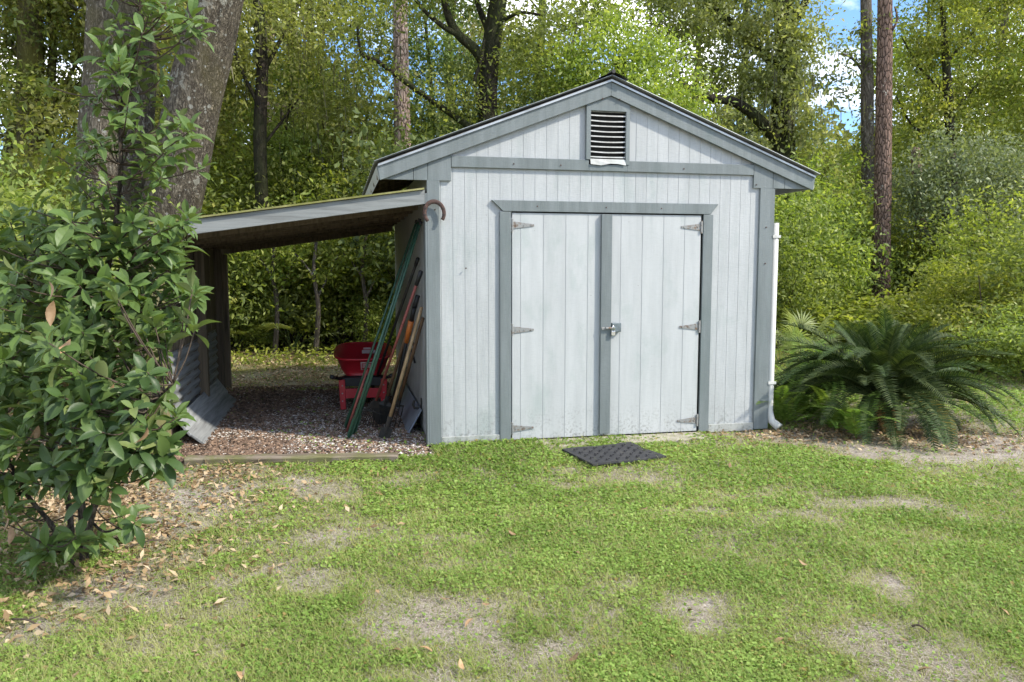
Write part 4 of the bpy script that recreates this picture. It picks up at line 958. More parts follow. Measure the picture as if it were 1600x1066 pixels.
# ---- undergrowth
GU, GV, GW = 'shrubs growing behind the lean-to', 'shrubs along the wood edge', 'sunlit shrubs beyond the sago palm'
def shr(px, d, v, s, lm, lab, grp, sz=1.0): p = at(px, 415, d); add_shrub(v, 'shrub', unique_label(HUES[lm] + ' shrub ' + lab + ' ' + where(px)), p.x, d, s, rnd.uniform(0, 6.28), lm, grp, sz)
U1 = 'under the lean-to'; U2 = 'at the wood edge'; U3 = 'beyond the sago palm'
for (px, d, v, s, lm) in ((360, 14.6, 1, .9, 'lf_green'), (410, 15.6, 4, .9, 'lf_bright'), (450, 14.2, 0, 1, 'lf_bright'), (500, 14.8, 1, 1, 'lf_green'), (545, 14.4, 4, .75, 'lf_bright'), (590, 14.9, 1, 1.05, 'lf_bright'), (470, 16.5, 4, 1.1, 'lf_bright'), (560, 17, 4, 1.1, 'lf_yellow'), (390, 17.5, 4, 1.1, 'lf_bright'), (640, 15.2, 4, 1, 'lf_green'), (400, 13.8, 2, .55, 'lf_bright'), (600, 13.6, 2, .6, 'lf_bright'), (320, 13.8, 1, 1, 'lf_green')):
    shr(px, d, v, s, lm, U1, GU)
for (px, d, v, s, lm) in ((-40, 8.6, 0, 1.1, 'lf_green'), (60, 9.4, 1, .85, 'lf_green'), (-110, 7.4, 1, .9, 'lf_green'), (110, 12.5, 1, 1.0, 'lf_bright'), (20, 13, 4, 1.0, 'lf_olive'), (-150, 11, 4, 1, 'lf_green'), (290, 14.8, 4, .9, 'lf_bright'), (230, 16.5, 4, 1.0, 'lf_green'), (90, 15.5, 4, 1.05, 'lf_bright'), (160, 14, 1, 1, 'lf_green'), (340, 20, 4, 1.2, 'lf_yellow'), (440, 21, 4, 1.2, 'lf_yellow'), (700, 14, 4, 1.1, 'lf_dark'), (800, 14.5, 4, 1.1, 'lf_green')):
    shr(px, d, v, s, lm, U2, GV)
for (px, d, v, s, lm) in ((1222, 14.2, 1, .75, 'lf_green'), (1225, 15.5, 4, .9, 'lf_bright'), (1270, 16, 4, .85, 'lf_green'), (1320, 14.2, 3, .85, 'lf_bright'), (1345, 17.5, 1, .95, 'lf_green'), (1410, 17.8, 1, .9, 'lf_bright'), (1390, 13.8, 3, .8, 'lf_bright'), (1450, 13.2, 3, .9, 'lf_bright'), (1510, 12.6, 0, .85, 'lf_bright'), (1580, 12.2, 0, .95, 'lf_bright'), (1650, 11.2, 1, .85, 'lf_green'), (1540, 14.2, 1, .8, 'lf_bright'), (1480, 17.6, 3, 1.1, 'lf_green'), (1610, 14, 1, .9, 'lf_bright'), (1290, 18.5, 4, 1.0, 'lf_yellow'), (1440, 19.5, 4, 1.05, 'lf_yellow'), (1365, 20.5, 4, 1.0, 'lf_bright'), (1530, 19, 4, 1.0, 'lf_yellow'), (1600, 18, 4, 1.1, 'lf_green'), (1620, 9.9, 2, .8, 'lf_green'), (1560, 10.8, 2, .8, 'lf_bright'), (1250, 20.5, 4, 1.1, 'lf_yellow'), (1320, 23, 4, 1.3, 'lf_yellow')):
    shr(px, d, v, s, lm, U3, GW, .55 if v == 3 and px < 1460 else .8 if d < 13.5 else 1.0)
# leaning bare branch in the thicket on the right
b = MB(); base = at(1540, 500, 11.6); base.z = 0
root = thing('bare_branch', 'bare dark branch leaning out of the bright thicket', 'branch', base)
limb(b, [at(1560, 545, 11.6) - base, at(1530, 520, 11.5) - base, at(1508, 506, 11.4) - base, at(1478, 512, 11.3) - base], .022, .010, 6, 4); limb(b, [at(1538, 528, 11.5) - base, at(1534, 480, 11.5) - base, at(1529, 430, 11.6) - base], .014, .006, 6, 4); b.build('branch', M['twig'], root, True)

# ================================================================ PALMETTOS
def fan_leaf_mesh(seed, R=.45, n=22):
    rng = np.random.default_rng(seed); V = []
    for i in range(n):
        a = math.radians(-125 + 250 * i / (n - 1)) + rng.normal() * .02; ln = R * (1 - .25 * abs(i - n / 2) / (n / 2)) * rng.uniform(.9, 1.08)
        d = np.array([math.sin(a), math.cos(a), 0]); s = np.array([d[1], -d[0], 0]); dr = rng.uniform(.08, .28)
        p0 = d * .03; p1 = d * ln * .55 + np.array([0, 0, .02 * R]); p2 = d * ln + np.array([0, 0, -dr * ln * .7]); w = .016 * R / .45
        V += [p0, p1 + s * w, p2, p1 - s * w]
    return np_mesh('fan_leaf', np.array(V), 4, M['lf_palmetto'], rng.uniform(.2, .85, len(V) // 4))
FL = [fan_leaf_mesh(i) for i in range(3)]
def palmetto(label, x, y, s, n, seed):
    r = random.Random(seed); root = thing('palmetto', label, 'palmetto', (x, y, float(ground_h(x, y)) - .02), 0, 'saw palmettos in the undergrowth'); root.scale = (s, s, s)
    for i in range(n):
        az = 2.4 * i + r.uniform(-.3, .3); el = r.uniform(.35, 1.35); ln = r.uniform(.55, .85); d = Vector((math.cos(az) * math.cos(el), math.sin(az) * math.cos(el), math.sin(el)))
        tip = d * ln; b = MB(); limb(b, [(0, 0, 0), tip * .5 + Vector((0, 0, .06)), tip], .010, .006, 5, 3); b.build('leaf_stalk', M['lf_palmetto'], root, True)
        o = link('fan_leaf', FL[i % 3], root); o.location = tip; q = (d + Vector((0, 0, -.25))).to_track_quat('Y', 'Z'); o.rotation_euler = q.to_euler(); k_ = r.uniform(.85, 1.15); o.scale = (k_, k_, k_)
p = at(1258, 520, 11.6); palmetto('pale green saw palmetto between the shed corner and the sago palm', p.x, 11.6, .8, 13, 1)
p = at(1222, 520, 11.4); palmetto('small saw palmetto half hidden by the downspout', p.x, 11.4, .55, 9, 2)
p = at(455, 500, 13.6); palmetto('saw palmetto in the shade seen through the lean-to', p.x, 13.6, 1.0, 9, 3)
p = at(372, 500, 13.7); palmetto('saw palmetto beside the rear post of the lean-to', p.x, 13.7, .9, 8, 4)

# ================================================================ SAGO PALM
def frond_mesh(seed, Ln=1.15, arch=.75, npair=54, m='lf_sago', lw=.0056, ll=.15):
    rng = np.random.default_rng(seed); V = []; T = []
    def pt(t): return np.array([0, Ln * (t - .22 * arch * t * t), Ln * arch * (.50 * t - .62 * t * t)])
    tw = rng.uniform(-.25, .25)
    for i in range(npair):
        t = .12 + .88 * i / (npair - 1); p = pt(t); tg = pt(min(1, t + .01)) - pt(t - .01); tg /= np.linalg.norm(tg)
        l_ = ll * math.sin(math.pi * min(1, (t * .86 + .12))) ** .55 * rng.uniform(.9, 1.08)
        nrm = np.cross(np.array([1., 0, 0]), tg); nrm /= np.linalg.norm(nrm)
        for s in (-1, 1):
            d = np.array([s, 0, 0]) * .80 + tg * .55 + nrm * (.42 + rng.normal() * .07); d /= np.linalg.norm(d); w = tg * lw
            mid = p + d * l_ * .5; e = p + d * l_ - nrm * l_ * .16
            V += [p - w, mid - w, mid + w, p + w, mid - w, e, e, mid + w]; T += [rng.uniform(.1, .9)] * 2
    for i in range(12):
        a, c = pt(i / 12), pt((i + 1) / 12); w = .010 * (1 - i / 14); u = np.array([w, 0, 0]); z = np.array([0, 0, w])
        V += [a - u + z, a + u + z, c + u + z, c - u + z, a - u + z, c - u + z, c - z, a - z, a + u + z, a - z, c - z, c + u + z]; T += [.6] * 3
    return np_mesh('frond', np.array(V), 4, M[m], T)
def sago():
    ce = gnd(1405, 672); root = thing('sago_palm', 'big dark green sago palm with arching fronds beside the shed', 'sago palm', (ce.x, ce.y + .35, -.02))
    b = MB(); pts = [(0, 0, -.05), (0, 0, .12), (.01, 0, .26), (.01, 0, .34)]; b.tube(pts, [.17, .18, .15, .08], 14, True, wobf(4, .18)); b.build('trunk', M['dark_bark'], root)
    fr = [frond_mesh(i, 1.22 if i < 4 else 1.0, (.65, .85, 1.0, 1.2, .6, .45)[i]) for i in range(6)]
    r = random.Random(3)
    def put(me, az, el, s, roll=0, z=.33, lab=None, name='frond'):
        o = link(name, me, root); o.location = (.06 * math.cos(az), .06 * math.sin(az), z)
        o.rotation_euler = (Matrix.Rotation(az - math.pi / 2, 3, 'Z') @ Matrix.Rotation(el, 3, 'X') @ Matrix.Rotation(roll, 3, 'Y')).to_euler(); o.scale = (s, s, s)
        if lab: o['label'] = lab
    for i in range(52): put(fr[i % 4], i * 2.39996 + r.uniform(-.15, .15), r.uniform(-.16, .34), r.uniform(.9, 1.18), r.uniform(-.3, .3), .26)
    for i in range(34): put(fr[(i + 1) % 4], i * 2.39996 + 1 + r.uniform(-.2, .2), r.uniform(.35, .75), r.uniform(.85, 1.05), r.uniform(-.35, .35), .30)
    for i in range(26): put(fr[4 + i % 2], i * 2.39996 + 2 + r.uniform(-.2, .2), r.uniform(.75, 1.4), r.uniform(.70, .95), r.uniform(-.5, .5), .34)
    for az, el, s in ((-1.9, -.30, .8), (-1.35, -.35, .75), (-1.1, -.28, .85), (-2.3, -.33, .7), (-.6, -.34, .8)): put(fr[3], az, el, s, 0, .24)
    old = frond_mesh(40, 1.0, 1.0, 46, 'lf_sago_old'); dead = frond_mesh(41, .9, 1.2, 40, 'lf_dead', .006, .11); new = frond_mesh(42, .5, .3, 40, 'lf_sago_old', .006, .09)
    put(old, -1.25, -.10, .95, .2, .25, 'yellowing old frond bent to the ground', 'old_frond'); put(dead, -1.75, -.28, .8, 0, .22, 'dry brown dead frond', 'dead_frond')
    put(dead, -2.0, -.15, .8, .3, .22, 'dry brown dead frond', 'dead_frond'); put(new, 1.3, 1.2, .9, 0, .36); put(dead, -1.6, .9, .30, .4, .34, 'small orange brown frond in the heart', 'dead_frond')
sago()

# ================================================================ FERNS by the downspout
def fern_frond(seed, Ln=.62, npair=30):
    rng = np.random.default_rng(seed); V = []; T = []
    pt = lambda t: np.array([.04 * math.sin(3 * t), Ln * (t - .15 * t * t), Ln * (.62 * t - .72 * t * t)])
    for i in range(npair):
        t = .10 + .9 * i / npair; p = pt(t); tg = pt(t + .02) - p; tg /= np.linalg.norm(tg); l_ = .085 * (1 - t ** 3) * min(1, t * 5 + .3) + .008; w = tg * .011
        for s in (-1, 1):
            d = np.array([s, .15, -.12 + rng.normal() * .1]); d /= np.linalg.norm(d); V += [p - w * .4, p + d * l_ * .55 - w, p + d * l_, p + d * l_ * .55 + w]; T.append(rng.uniform(.2, .9))
    for i in range(8):
        a, c = pt(i / 8), pt((i + 1) / 8); u = np.array([.0022, 0, 0]); V += [a - u, a + u, c + u, c - u]; T.append(.3)
    return np_mesh('frond', np.array(V), 4, M['lf_fern'], T)
FF = [fern_frond(i, .70 + .10 * i) for i in range(3)]
for i, (px, py, s, n, lab) in enumerate(((1226, 664, .85, 13, 'sword fern at the foot of the white downspout'), (1262, 655, 1.0, 16, 'larger sword fern behind the one at the downspout'), (1305, 672, .9, 13, 'sword fern between the downspout and the sago palm'), (1338, 684, .75, 10, 'low sword fern in front of the sago palm'), (1240, 610, 1.2, 14, 'sword fern farthest back beside the shed wall'), (1300, 618, 1.3, 14, 'sword fern tucked behind the left fronds of the sago palm'))):
    g = gnd(px, py); root = thing('fern', lab, 'fern', (g.x, g.y, -.01), 0, 'ferns growing by the shed corner'); root.scale = (s, s, s); r = random.Random(i)
    for k_ in range(n):
        o = link('frond', FF[k_ % 3], root); az = k_ * 2.4 + r.uniform(-.3, .3)
        o.rotation_euler = (Matrix.Rotation(az, 3, 'Z') @ Matrix.Rotation(r.uniform(.15, 1.05), 3, 'X')).to_euler(); q = r.uniform(.75, 1.15); o.scale = (q, q, q)

# ================================================================ MAGNOLIA
def mag_leaf(seed, Ln=.12, Wd=.046, curl=.25):
    r = random.Random(seed); V = []; nx = 5
    for i in range(nx + 1):
        t = i / nx; w = Wd * .5 * (math.sin(math.pi * t ** 1.2) ** .75 if 0 < t < 1 else 0.0) + .0012; z = -curl * Ln * t * t; y = Ln * t
        up = .22 * w * 2
        V += [(-w, y, z + up), (0, y, z), (w, y, z + up)]
    Fq = []
    for i in range(nx):
        a = i * 3
        Fq += [(a, a + 1, a + 4, a + 3), (a + 1, a + 2, a + 5, a + 4)]
    return V, Fq
def magnolia():
    base = gnd(120, 878); base.z = float(ground_h(base.x, base.y)) - .03; D0 = base.y
    root = thing('magnolia', 'large glossy leaved magnolia shrub in front of the lean-to', 'magnolia', base)
    r = random.Random(21)
    def Q(px, py, dd=0.0): return at(px, py, D0 + dd) - base
    stems = [[Q(132, 880), Q(128, 800), Q(118, 690, .05), Q(140, 560, .1), Q(172, 400, .12), Q(188, 280, .1), Q(190, 170, .1), Q(212, 60, .1), Q(225, -50, .1)],
             [Q(104, 868, .1), Q(80, 820, .05), Q(40, 770, 0), Q(0, 690, -.05), Q(-40, 600, -.1)], [Q(112, 880, .15), Q(106, 780, .25), Q(70, 640, .3), Q(50, 500, .35), Q(40, 400, .4)],
             [Q(128, 880), Q(150, 790, -.1), Q(190, 700, -.2), Q(230, 640, -.25), Q(270, 600, -.3)], [Q(134, 876, .2), Q(160, 720, .3), Q(220, 560, .4), Q(262, 440, .5), Q(290, 380, .5)],
             [Q(120, 884, -.05), Q(90, 860, -.2), Q(70, 850, -.3)], [Q(130, 800, .02), Q(160, 830, -.1), Q(185, 825, -.2)]]
    SP = []
    for s, (r0, r1) in zip(stems, ((.024, .006), (.018, .006), (.020, .006), (.014, .005), (.018, .005), (.010, .004), (.009, .004))):
        b = MB(); q = smooth_path(s, 5); b.tube(q, [r0 + (r1 - r0) * (i / (len(q) - 1)) ** .7 for i in range(len(q))], 8, True, wobf(3, .1)); b.build('stem', M['stem'], root, True); SP += q[4:]
    # twig ends: (px, py, depth offset, spread px, how many)
    zones = [(60, 470, .1, 70, 15), (150, 440, .1, 60, 14), (60, 560, -.1, 75, 17), (160, 540, -.1, 70, 17), (230, 480, .2, 45, 10), (245, 412, .3, 26, 6), (250, 515, .1, 22, 4), (205, 600, -.1, 38, 10), (60, 660, -.2, 70, 15), (150, 650, -.3, 60, 14), (200, 690, -.15, 34, 9),
             (120, 715, -.3, 55, 11), (40, 730, -.1, 45, 8), (195, 700, -.25, 36, 8), (60, 865, -.3, 26, 4), (95, 860, -.25, 24, 4), (180, 832, -.15, 16, 3), (-50, 560, 0, 70, 12), (-60, 700, 0, 60, 9), (20, 800, 0, 24, 3),
             (262, 355, .3, 18, 3), (305, 342, .25, 8, 1), (290, 455, .1, 14, 2), (245, 695, -.1, 16, 3), (278, 650, -.1, 8, 1), (10, 420, .2, 50, 9),
             (178, 300, .1, 34, 7), (215, 260, .1, 38, 8), (150, 235, .05, 34, 6), (255, 215, .1, 34, 7), (190, 180, .1, 40, 8), (165, 110, .05, 36, 7), (215, 105, .1, 36, 7), (270, 40, .15, 34, 7), (230, 20, .1, 36, 7), (200, -30, .1, 40, 7), (310, 45, .15, 20, 3), (110, 255, 0, 26, 4), (290, 255, .1, 22, 3), (100, 360, .1, 40, 6), (200, 380, .1, 40, 8)]
    leaves = []; tw = MB()
    for zx, zy, dd, sp, n in zones:
        for _ in range(int(n * (1 if zy > 790 else 2.5 if zy > 330 else 1.3))):
            e = Q(zx + r.gauss(0, sp * .75), zy + r.gauss(0, sp * .62), dd + r.gauss(0, .20 if zy > 330 else .13))
            if zy < 790 and e.z < .42: e.z = .42 + r.random() * .2
            if e.z < .12: e.z = .12 + r.random() * .1
            cand = [p for p in SP if p.z < e.z + .05] or SP; near = min(cand, key=lambda p: (p - e).length + (0 if p.z < e.z - .05 else .15))
            d = (e - near); mid = near + d * .55 + Vector((0, 0, -.03))
            if d.length > .03: limb(tw, [near, mid, e], .0045, .0028, 5, 3)
            t = (e - mid); t = (t.normalized() * .7 + Vector((r.gauss(0, .35), r.gauss(0, .35) - .15, .55 + r.gauss(0, .3)))).normalized()
            a0 = r.uniform(0, 6.28); k_ = r.randint(6, 10); sz = r.uniform(.75, 1.18) * (.85 if zy < 330 else 1)
            u = t.orthogonal().normalized(); w = t.cross(u)
            for i in range(k_):
                a = a0 + i * 2.4 + r.uniform(-.3, .3); th = math.radians(r.uniform(38, 95) if i < k_ - 2 else r.uniform(12, 40))
                dl = (t * math.cos(th) + (u * math.cos(a) + w * math.sin(a)) * math.sin(th) + Vector((0, 0, -.18))).normalized()
                nr = (t - dl * t.dot(dl)); nr = (nr.normalized() if nr.length > .05 else u) + Vector((r.gauss(0, .25), r.gauss(0, .25), .25)); xx = dl.cross(nr).normalized(); nr = xx.cross(dl)
                p = e - t * (.05 * (k_ - 1 - i) / k_) + dl * .008
                leaves.append((Matrix(((xx.x, dl.x, nr.x, p.x), (xx.y, dl.y, nr.y, p.y), (xx.z, dl.z, nr.z, p.z), (0, 0, 0, 1))) @ Matrix.Scale(sz * r.uniform(.7, 1.15), 4)))
    tw.build('twigs', M['twig'], root, True)
    leaves.sort(key=lambda m: (m.translation + base).length); near, rest = [], []
    off = []
    for m in leaves:                                        # the largest in view become parts of their own
        p = m.translation + base; px = 800 + F * p.x / p.y
        (near if (len(near) < 280 and px > 0) else rest).append(m)
    sh = [mag_leaf(i, .090 + .010 * (i % 3), .040 + .005 * (i % 2), (.12, .28, .45, .2)[i]) for i in range(4)]; lm = []
    for V, Fq in sh:
        me = bpy.data.meshes.new('leaf'); me.from_pydata(V, [], Fq); me.materials.append(M['magnolia']); me.polygons.foreach_set('use_smooth', [True] * len(Fq)); me.update(); lm.append(me)
    for i, m in enumerate(near): o = link('leaf', lm[r.randrange(4)], root); o.matrix_local = m
    Vs = []; T = []
    for m in rest:
        V, Fq = sh[r.randrange(4)]; A = np.array(V); R3 = np.array(m.to_3x3()); A = A @ R3.T + np.array(m.translation)
        Vs.append(A[np.array(Fq).ravel()]); T += [r.random() ** 1.5] * len(Fq)
    o = link('foliage', np_mesh('foliage', np.concatenate(Vs), 4, M['magnolia'], T, False), root); o['kind'] = 'stuff'
    V, Fq = mag_leaf(9, .125, .05, .5); me = bpy.data.meshes.new('dead_leaf'); me.from_pydata(V, [], Fq); me.materials.append(M['dryleaf']); me.polygons.foreach_set('use_smooth', [True] * len(Fq))
    for (px, py) in ((76, 440), (84, 470), (110, 530), (100, 585), (106, 600), (60, 665), (52, 672), (230, 668), (178, 600), (10, 800), (16, 822), (24, 690)):
        o = link('dead_leaf', me, root); o.location = Q(px, py, -.42 + r.uniform(-.08, .1)); o.rotation_euler = (r.uniform(-2.2, -1.0), r.uniform(-.5, .5), r.uniform(-1, 1)); s = r.uniform(.5, .8); o.scale = (s, s, s); o['label'] = 'dry brown leaf'
magnolia()

# ================================================================ LAWN, LITTER, GRAVEL
BARE = [(170, 915, 75, 30, 1), (230, 880, 50, 18, .9), (60, 985, 60, 20, .8), (490, 900, 55, 20, .8), (440, 885, 40, 12, .6), (660, 965, 85, 32, 1), (610, 985, 60, 22, .9), (740, 975, 40, 22, .7), (860, 1025, 40, 22, .8), (765, 1005, 35, 16, .7), (640, 1050, 70, 16, .8), (1068, 938, 60, 22, 1), (1110, 965, 45, 16, .9),
        (1395, 1000, 75, 45, 1.1), (1450, 1045, 60, 25, 1), (1320, 1050, 50, 16, .6), (1388, 908, 32, 12, 1), (1400, 930, 30, 10, .7), (1590, 1055, 30, 14, .8), (500, 762, 60, 12, .75), (615, 745, 60, 10, .5), (580, 910, 40, 14, .5), (540, 830, 70, 16, .5), (1210, 800, 90, 12, .6), (1150, 770, 90, 10, .5), (1390, 790, 120, 10, .6), (1530, 800, 80, 14, .6), (1500, 850, 80, 12, .4), (730, 840, 90, 10, .45), (960, 900, 70, 14, .4), (300, 1020, 60, 16, .35), (1440, 700, 160, 14, 1.1), (1300, 690, 120, 12, .9), (1200, 730, 60, 8, .5), (980, 745, 60, 6, .5), (840, 755, 70, 8, .3), (330, 780, 60, 14, .5), (260, 820, 40, 16, .6)]
bare_w = []
for px, py, rx, ry, wgt in BARE:
    g = gnd(px, py); e = gnd(px + rx, py); t = gnd(px, py - ry); bare_w.append((g.x, g.y, (e - g).length, abs(t.y - g.y), wgt))
def bare_f(x, y):
    o = np.zeros_like(x)
    jx = x + (fbm(x, y, .5, 91) - .5) * .35; jy = y + (fbm(x, y, .5, 95) - .5) * .35
    for gx, gy, rx, ry, w in bare_w: o = np.maximum(o, w * np.exp(-(((jx - gx) / rx) ** 2 + ((jy - gy) / ry) ** 2) * .8))
    return o
def loc_xy(x, y): return cY * (x - OX) + sY * (y - OY), -sY * (x - OX) + cY * (y - OY)
magc = gnd(110, 840)
def litter_f(x, y):
    lx, ly = loc_xy(x, y)
    o = .9 * np.exp(-(((x - magc.x + .25) / .85) ** 2 + ((y - magc.y - .55) / 1.15) ** 2))
    g = gnd(250, 745); o = np.maximum(o, .95 * np.exp(-(((x - g.x) / .7) ** 2 + ((y - g.y) / .42) ** 2)))
    g = gnd(1250, 678); o = np.maximum(o, 1.0 * np.exp(-(((x - g.x) / .6) ** 2 + ((y - g.y) / .28) ** 2)))
    g = gnd(1410, 680); o = np.maximum(o, .95 * np.exp(-(((x - g.x) / .9) ** 2 + ((y - g.y) / .45) ** 2)))
    o = np.maximum(o, np.where((ly > 3.4) & (lx < .5) & (y < 16), .85, 0)); o = np.maximum(o, np.where((x < -2.6) & (y > 4.4), .8, 0))
    return o
def in_building(x, y):
    lx, ly = loc_xy(x, y)
    return ((lx > -.02) & (lx < 3.08) & (ly > -.04) & (ly < 3.75)) | ((lx > XL - .1) & (lx < 0) & (ly > -.20 - .1 * (lx + 1.8)) & (ly < 3.2)) | ((lx > 1.07) & (lx < 1.61) & (ly > -.94) & (ly < -.50))
def sample(rng, n, ymin, ymax, pad=.15, k=1.6):
    """points over the ground in view, denser close by"""
    u = rng.random(n); y = (ymin ** (1 - k) + u * (ymax ** (1 - k) - ymin ** (1 - k))) ** (1 / (1 - k)) if k != 1 else ymin * (ymax / ymin) ** u
    hw = y * 800 / F + pad; x = rng.uniform(-1, 1, n) * hw; return x, y
def density(x, y):
    d = .36 + 1.45 * (fbm(x, y, .8, 21) - .42) + 1.0 * (fbm(x, y, .20, 27) - .5)
    d = d - .98 * bare_f(x, y) - .75 * litter_f(x, y)
    lx, ly = loc_xy(x, y); d = np.where((ly > -.75) & (ly < 0) & (lx > -.8) & (lx < .9), d + .45, d); d = np.where((ly > -1.7) & (ly <= -.4) & (lx > -.6) & (lx < 3.2), d + .30, d); d = np.where((ly > -.40) & (ly < 0) & (lx > .9) & (lx < 2.2), d - .35, d)
    return np.where(in_building(x, y), -1, d)
def lawn():
    rng = np.random.default_rng(101)
    # broad little leaves of creeping weeds
    x, y = sample(rng, 820000, 2.3, 15, .3, 1.75); d = density(x, y); keep = rng.random(len(x)) < np.clip(d * 1.0 - .06, 0.03, .70); x, y = x[keep], y[keep]; n = len(x)
    hz = .010 + .018 * rng.random(n) * np.clip(density(x, y) + .4, .3, 1.2); P = np.stack([x, y, ground_h(x, y) - .018 + hz], 1)
    sc_ = .0088 * np.clip(y / 4.2, .85, 1.9); nr = unit(rng.normal(size=(n, 3)) * .36 + np.array([0, 0, 1])); dd = rng.normal(size=(n, 3)); dd = unit(dd - nr * np.sum(dd * nr, 1, keepdims=True)); s = np.cross(nr, dd)
    L_ = (sc_ * rng.uniform(.5, 1.6, n))[:, None]; A_ = np.where(rng.random(n) < .4, .28, .8)[:, None] * rng.uniform(.8, 1.1, n)[:, None]; V = np.stack([P - dd * L_, P + s * L_ * A_ + nr * L_ * .15, P + dd * L_, P - s * L_ * A_ + nr * L_ * .15], 1).reshape(-1, 3)
    T = np.clip(.42 + (fbm(x, y, .6, 41) - .5) * .9 + rng.normal(0, .19, n) , 0, .95); T = np.where(rng.random(n) < .025, 1.0, T)
    o = link('creeping_weeds', np_mesh('creeping_weeds', V, 4, M['lf_weed'], T)); tag(o, 'low bright green creeping weeds covering the lawn', kind='stuff')
    # grass blades
    x, y = sample(rng, 560000, 2.3, 17, .3, 1.7); d = density(x, y); keep = (rng.random(len(x)) < np.clip(d * .9 + .38, .06, .95)) & ~in_building(x, y) & (rng.random(len(x)) > litter_f(x, y) * .7); x, y = x[keep], y[keep]; n = len(x)
    P = np.stack([x, y, ground_h(x, y) - .018], 1); a = rng.uniform(0, 6.28, n); ln = rng.uniform(.03, .085, n)[:, None]; t = np.stack([np.cos(a), np.sin(a), rng.uniform(.15, 1.1, n)], 1); t = unit(t); w = np.stack([-np.sin(a), np.cos(a), np.zeros(n)], 1) * (.0016 * np.clip(y / 3.5, .9, 2.5))[:, None]
    V = np.stack([P - w, P + w, P + t * ln], 1).reshape(-1, 3)
    T = np.clip(rng.normal(.5, .22, n) + (fbm(x, y, .7, 51) - .5) * .8, 0, .93); o = link('grass_blades', np_mesh('grass_blades', V, 3, M['lf_blade'], T)); tag(o, 'short thin grass growing among the weeds', kind='stuff')
    # dry thatch lying on the sand
    x, y = sample(rng, 200000, 2.3, 14, .3, 1.75); d = density(x, y); keep = (rng.random(len(x)) < np.clip(.95 - d * .7, .35, .95)) & ~in_building(x, y); x, y = x[keep], y[keep]; n = len(x)
    P = np.stack([x, y, ground_h(x, y) - .014 + rng.random(n) * .008], 1); a = rng.uniform(0, 6.28, n); ln = rng.uniform(.012, .045, n)[:, None]; t = np.stack([np.cos(a), np.sin(a), rng.uniform(-.05, .25, n)], 1); w = np.stack([-np.sin(a), np.cos(a), np.zeros(n)], 1) * (.0013 * np.clip(y / 3.5, .9, 2.5))[:, None]
    V = np.stack([P - w, P + w, P + t * ln], 1).reshape(-1, 3); o = link('dry_thatch', np_mesh('dry_thatch', V, 3, M['lf_thatch'], np.clip(rng.normal(.5, .25, n), 0, .93))); tag(o, 'dry straw coloured thatch on the sandy bare patches', kind='stuff')
lawn()
def litter():
    rng = np.random.default_rng(111); x, y = sample(rng, 230000, 2.4, 17, .3, 1.2); f = litter_f(x, y); keep = (rng.random(len(x)) < f * np.clip(fbm(x, y, .35, 61) * 2.4 - .40, .08, 1)) & ~in_building(x, y); x, y = x[keep], y[keep]; n = len(x)
    P = np.stack([x, y, ground_h(x, y) - .010 + rng.random(n) * .014], 1)
    V = leaf_quads(rng, P, .044, .022, 2.2, 0, None, .25); V[:, 2] = np.maximum(V[:, 2], -.03); o = link('leaf_litter', np_mesh('leaf_litter', V, 4, M['lf_litter'], np.clip(rng.normal(.5, .25, n), 0, .93))); tag(o, 'brown leaf litter under the shrubs and trees', kind='stuff')
    # woodland ground cover behind
    x = rng.uniform(-9, 16, 60000); y = rng.uniform(10.5, 24, 60000); lx, ly = loc_xy(x, y); keep = (rng.random(len(x)) < np.clip(fbm(x, y, 1.4, 71) * 2.2 - .62, 0, .9)) & ~((lx > -2.3) & (lx < 3.3) & (ly < 5)); x, y = x[keep], y[keep]; n = len(x)
    P = np.stack([x, y, ground_h(x, y) + .02 + rng.random(n) * .16], 1); o = link('ground_cover', np_mesh('ground_cover', leaf_quads(rng, P, .07, .04, 1.0, .2), 4, M['lf_bright'], np.clip(rng.normal(.5, .2, n), 0, .93))); tag(o, 'low leafy ground cover on the wood floor', kind='stuff')
litter()
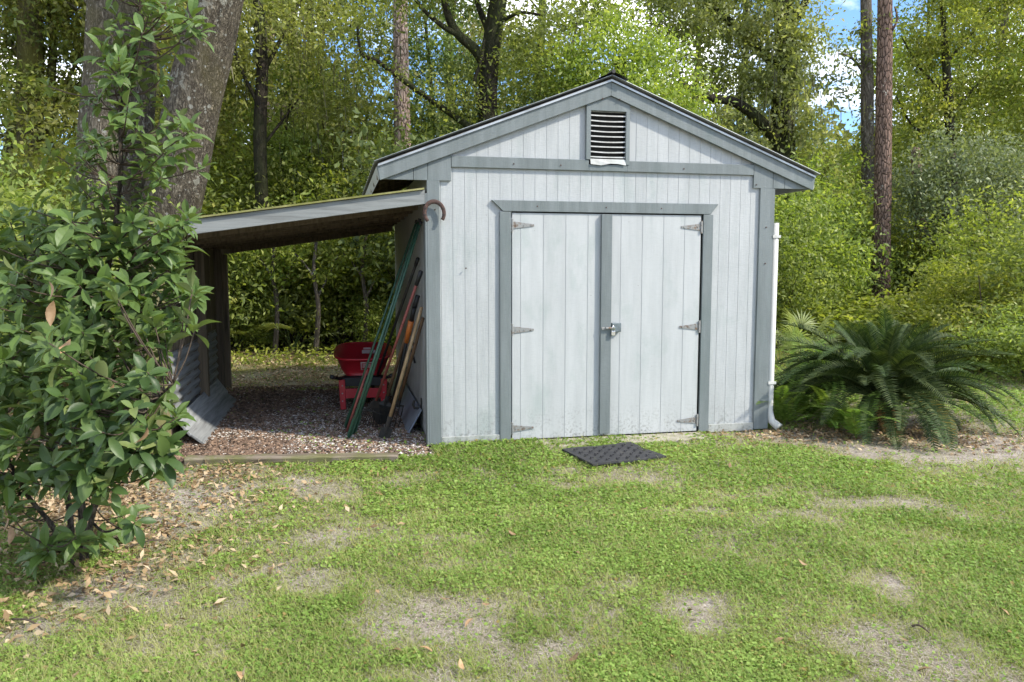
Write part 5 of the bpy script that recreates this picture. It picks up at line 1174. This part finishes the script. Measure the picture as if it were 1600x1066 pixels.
def gravel():
    rng = np.random.default_rng(121); n = 30000; lx = rng.uniform(XL + .03, -.03, n); ly = rng.uniform(-.30, 3.6, n)
    den = np.clip(.25 + fbm(lx, ly, .5, 81) * 1.2 - .25 + .5 * np.exp(-((ly - .8) / .9) ** 2) - .5 * np.exp(-((lx + 1.8) / .45) ** 2), .05, 1); den = np.where(ly < -.20 - .1 * (lx + 1.8), 0, den)
    def chips(sel, lo, hi, name, cols, flat, lab):
        X, Y = OX + cY * lx[sel] - sY * ly[sel], OY + sY * lx[sel] + cY * ly[sel]; m = len(X); a = rng.uniform(0, 6.28, m); s = rng.uniform(lo, hi, m); asp = rng.uniform(.45, 1, m) if flat else rng.uniform(.15, .5, m)
        u = np.stack([np.cos(a), np.sin(a), rng.normal(0, .15, m)], 1) * s[:, None]; w = np.stack([-np.sin(a), np.cos(a), rng.normal(0, .15, m)], 1) * (s * asp)[:, None]
        P = np.stack([X, Y, np.full(m, -.014) + rng.random(m) * .010], 1); top = P + np.array([0, 0, 1]) * (s * .55)[:, None] + u * .1
        c4 = [P - u - w * .6, P + u * .7 - w, P + u + w * .5, P - u * .8 + w]; V = np.stack([c4[0], c4[1], top, c4[1], c4[2], top, c4[2], c4[3], top, c4[3], c4[0], top], 1).reshape(-1, 3)
        k = NT(name); v = k.ramp(k.attr('tint'), cols); mt = k.fin(v, .85, .2); o = link(name, np_mesh(name, V, 3, mt, np.repeat(rng.random(m), 4))); tag(o, lab, kind='stuff')
    sel = rng.random(n) < np.clip(den * 1.7 - .42, .06, .95) * np.where((lx < -1.2) & (ly < .5), .35, 1)
    chips(sel, .006, .013, 'shell_gravel', [(0, (.28, .25, .215)), (.5, (.52, .48, .44)), (1, (.74, .70, .65))], True, 'pale crushed shell gravel under the lean-to')
    sel = (rng.random(n) < np.where((lx < -1.2) & (ly < .6), .95, .5)) & (ly > -.20 - .1 * (lx + 1.8))
    chips(sel, .010, .030, 'bark_mulch', [(0, (.06, .042, .03)), (.5, (.15, .10, .072)), (1, (.28, .19, .13))], False, 'brown bark mulch and dead leaves under the lean-to')
    k = NT('mulch_bed'); p = k.pos(); mt = k.fin(k.ramp(k.noise(p, 26, 6, .7), [(.3, (.06, .045, .035)), (.5, (.14, .105, .08)), (.7, (.26, .21, .17))]), .95, .1)
    b = MB(); b.poly([(XL, -.22, -.012), (-.02, -.36, -.012), (-.02, 3.7, -.012), (XL, 3.7, -.012)], [(0, 1, 2, 3)]); o = b.build('gravel_bed', mt); o.location = S0; o.rotation_euler = (0, 0, YAW); tag(o, 'dark mulched bed of the lean-to floor', kind='structure')
gravel()
# fallen leaves one can pick out on the grass
V, Fq = mag_leaf(9, .10, .044, .35); dm = bpy.data.meshes.new('fallen_leaf'); dm.from_pydata(V, [], Fq); dm.materials.append(M['dryleaf']); dm.polygons.foreach_set('use_smooth', [True] * len(Fq))
md = random.Random(9)
for px, py in ((808, 838), (725, 1052), (628, 1022), (766, 948), (740, 970), (1262, 888), (1072, 900), (1084, 957), (655, 1015), (372, 1052), (120, 952), (1420, 1004), (1456, 1048), (1560, 955), (1530, 858), (705, 940), (384, 1010), (660, 870), (300, 760), (335, 905), (1225, 1000), (888, 1036), (905, 870), (1140, 735), (560, 950), (20, 985), (150, 890), (1590, 880), (420, 860), (1000, 800), (600, 735)):
    g = gnd(px, py); o = link('fallen_leaf', dm); o.location = (g.x, g.y, float(ground_h(g.x, g.y)) + .012); o.rotation_euler = (md.uniform(-.35, .35), md.choice((0, math.pi)) + md.uniform(-.4, .4), md.uniform(0, 6.28)); s = md.uniform(.32, .62); o.scale = (s, s, s)
    row = 'near the shed' if py < 800 else 'halfway across the lawn' if py < 930 else 'at the front of the lawn'
    col_ = 'below the magnolia' if px < 330 else 'before the gravel bed' if px < 640 else 'before the left door' if px < 860 else 'below the door mat' if px < 1050 else 'before the right door' if px < 1230 else 'before the ferns' if px < 1400 else 'before the sago palm'
    tag(o, unique_label('dry brown leaf ' + row + ' ' + col_), 'leaf', 'fallen leaves on the lawn')
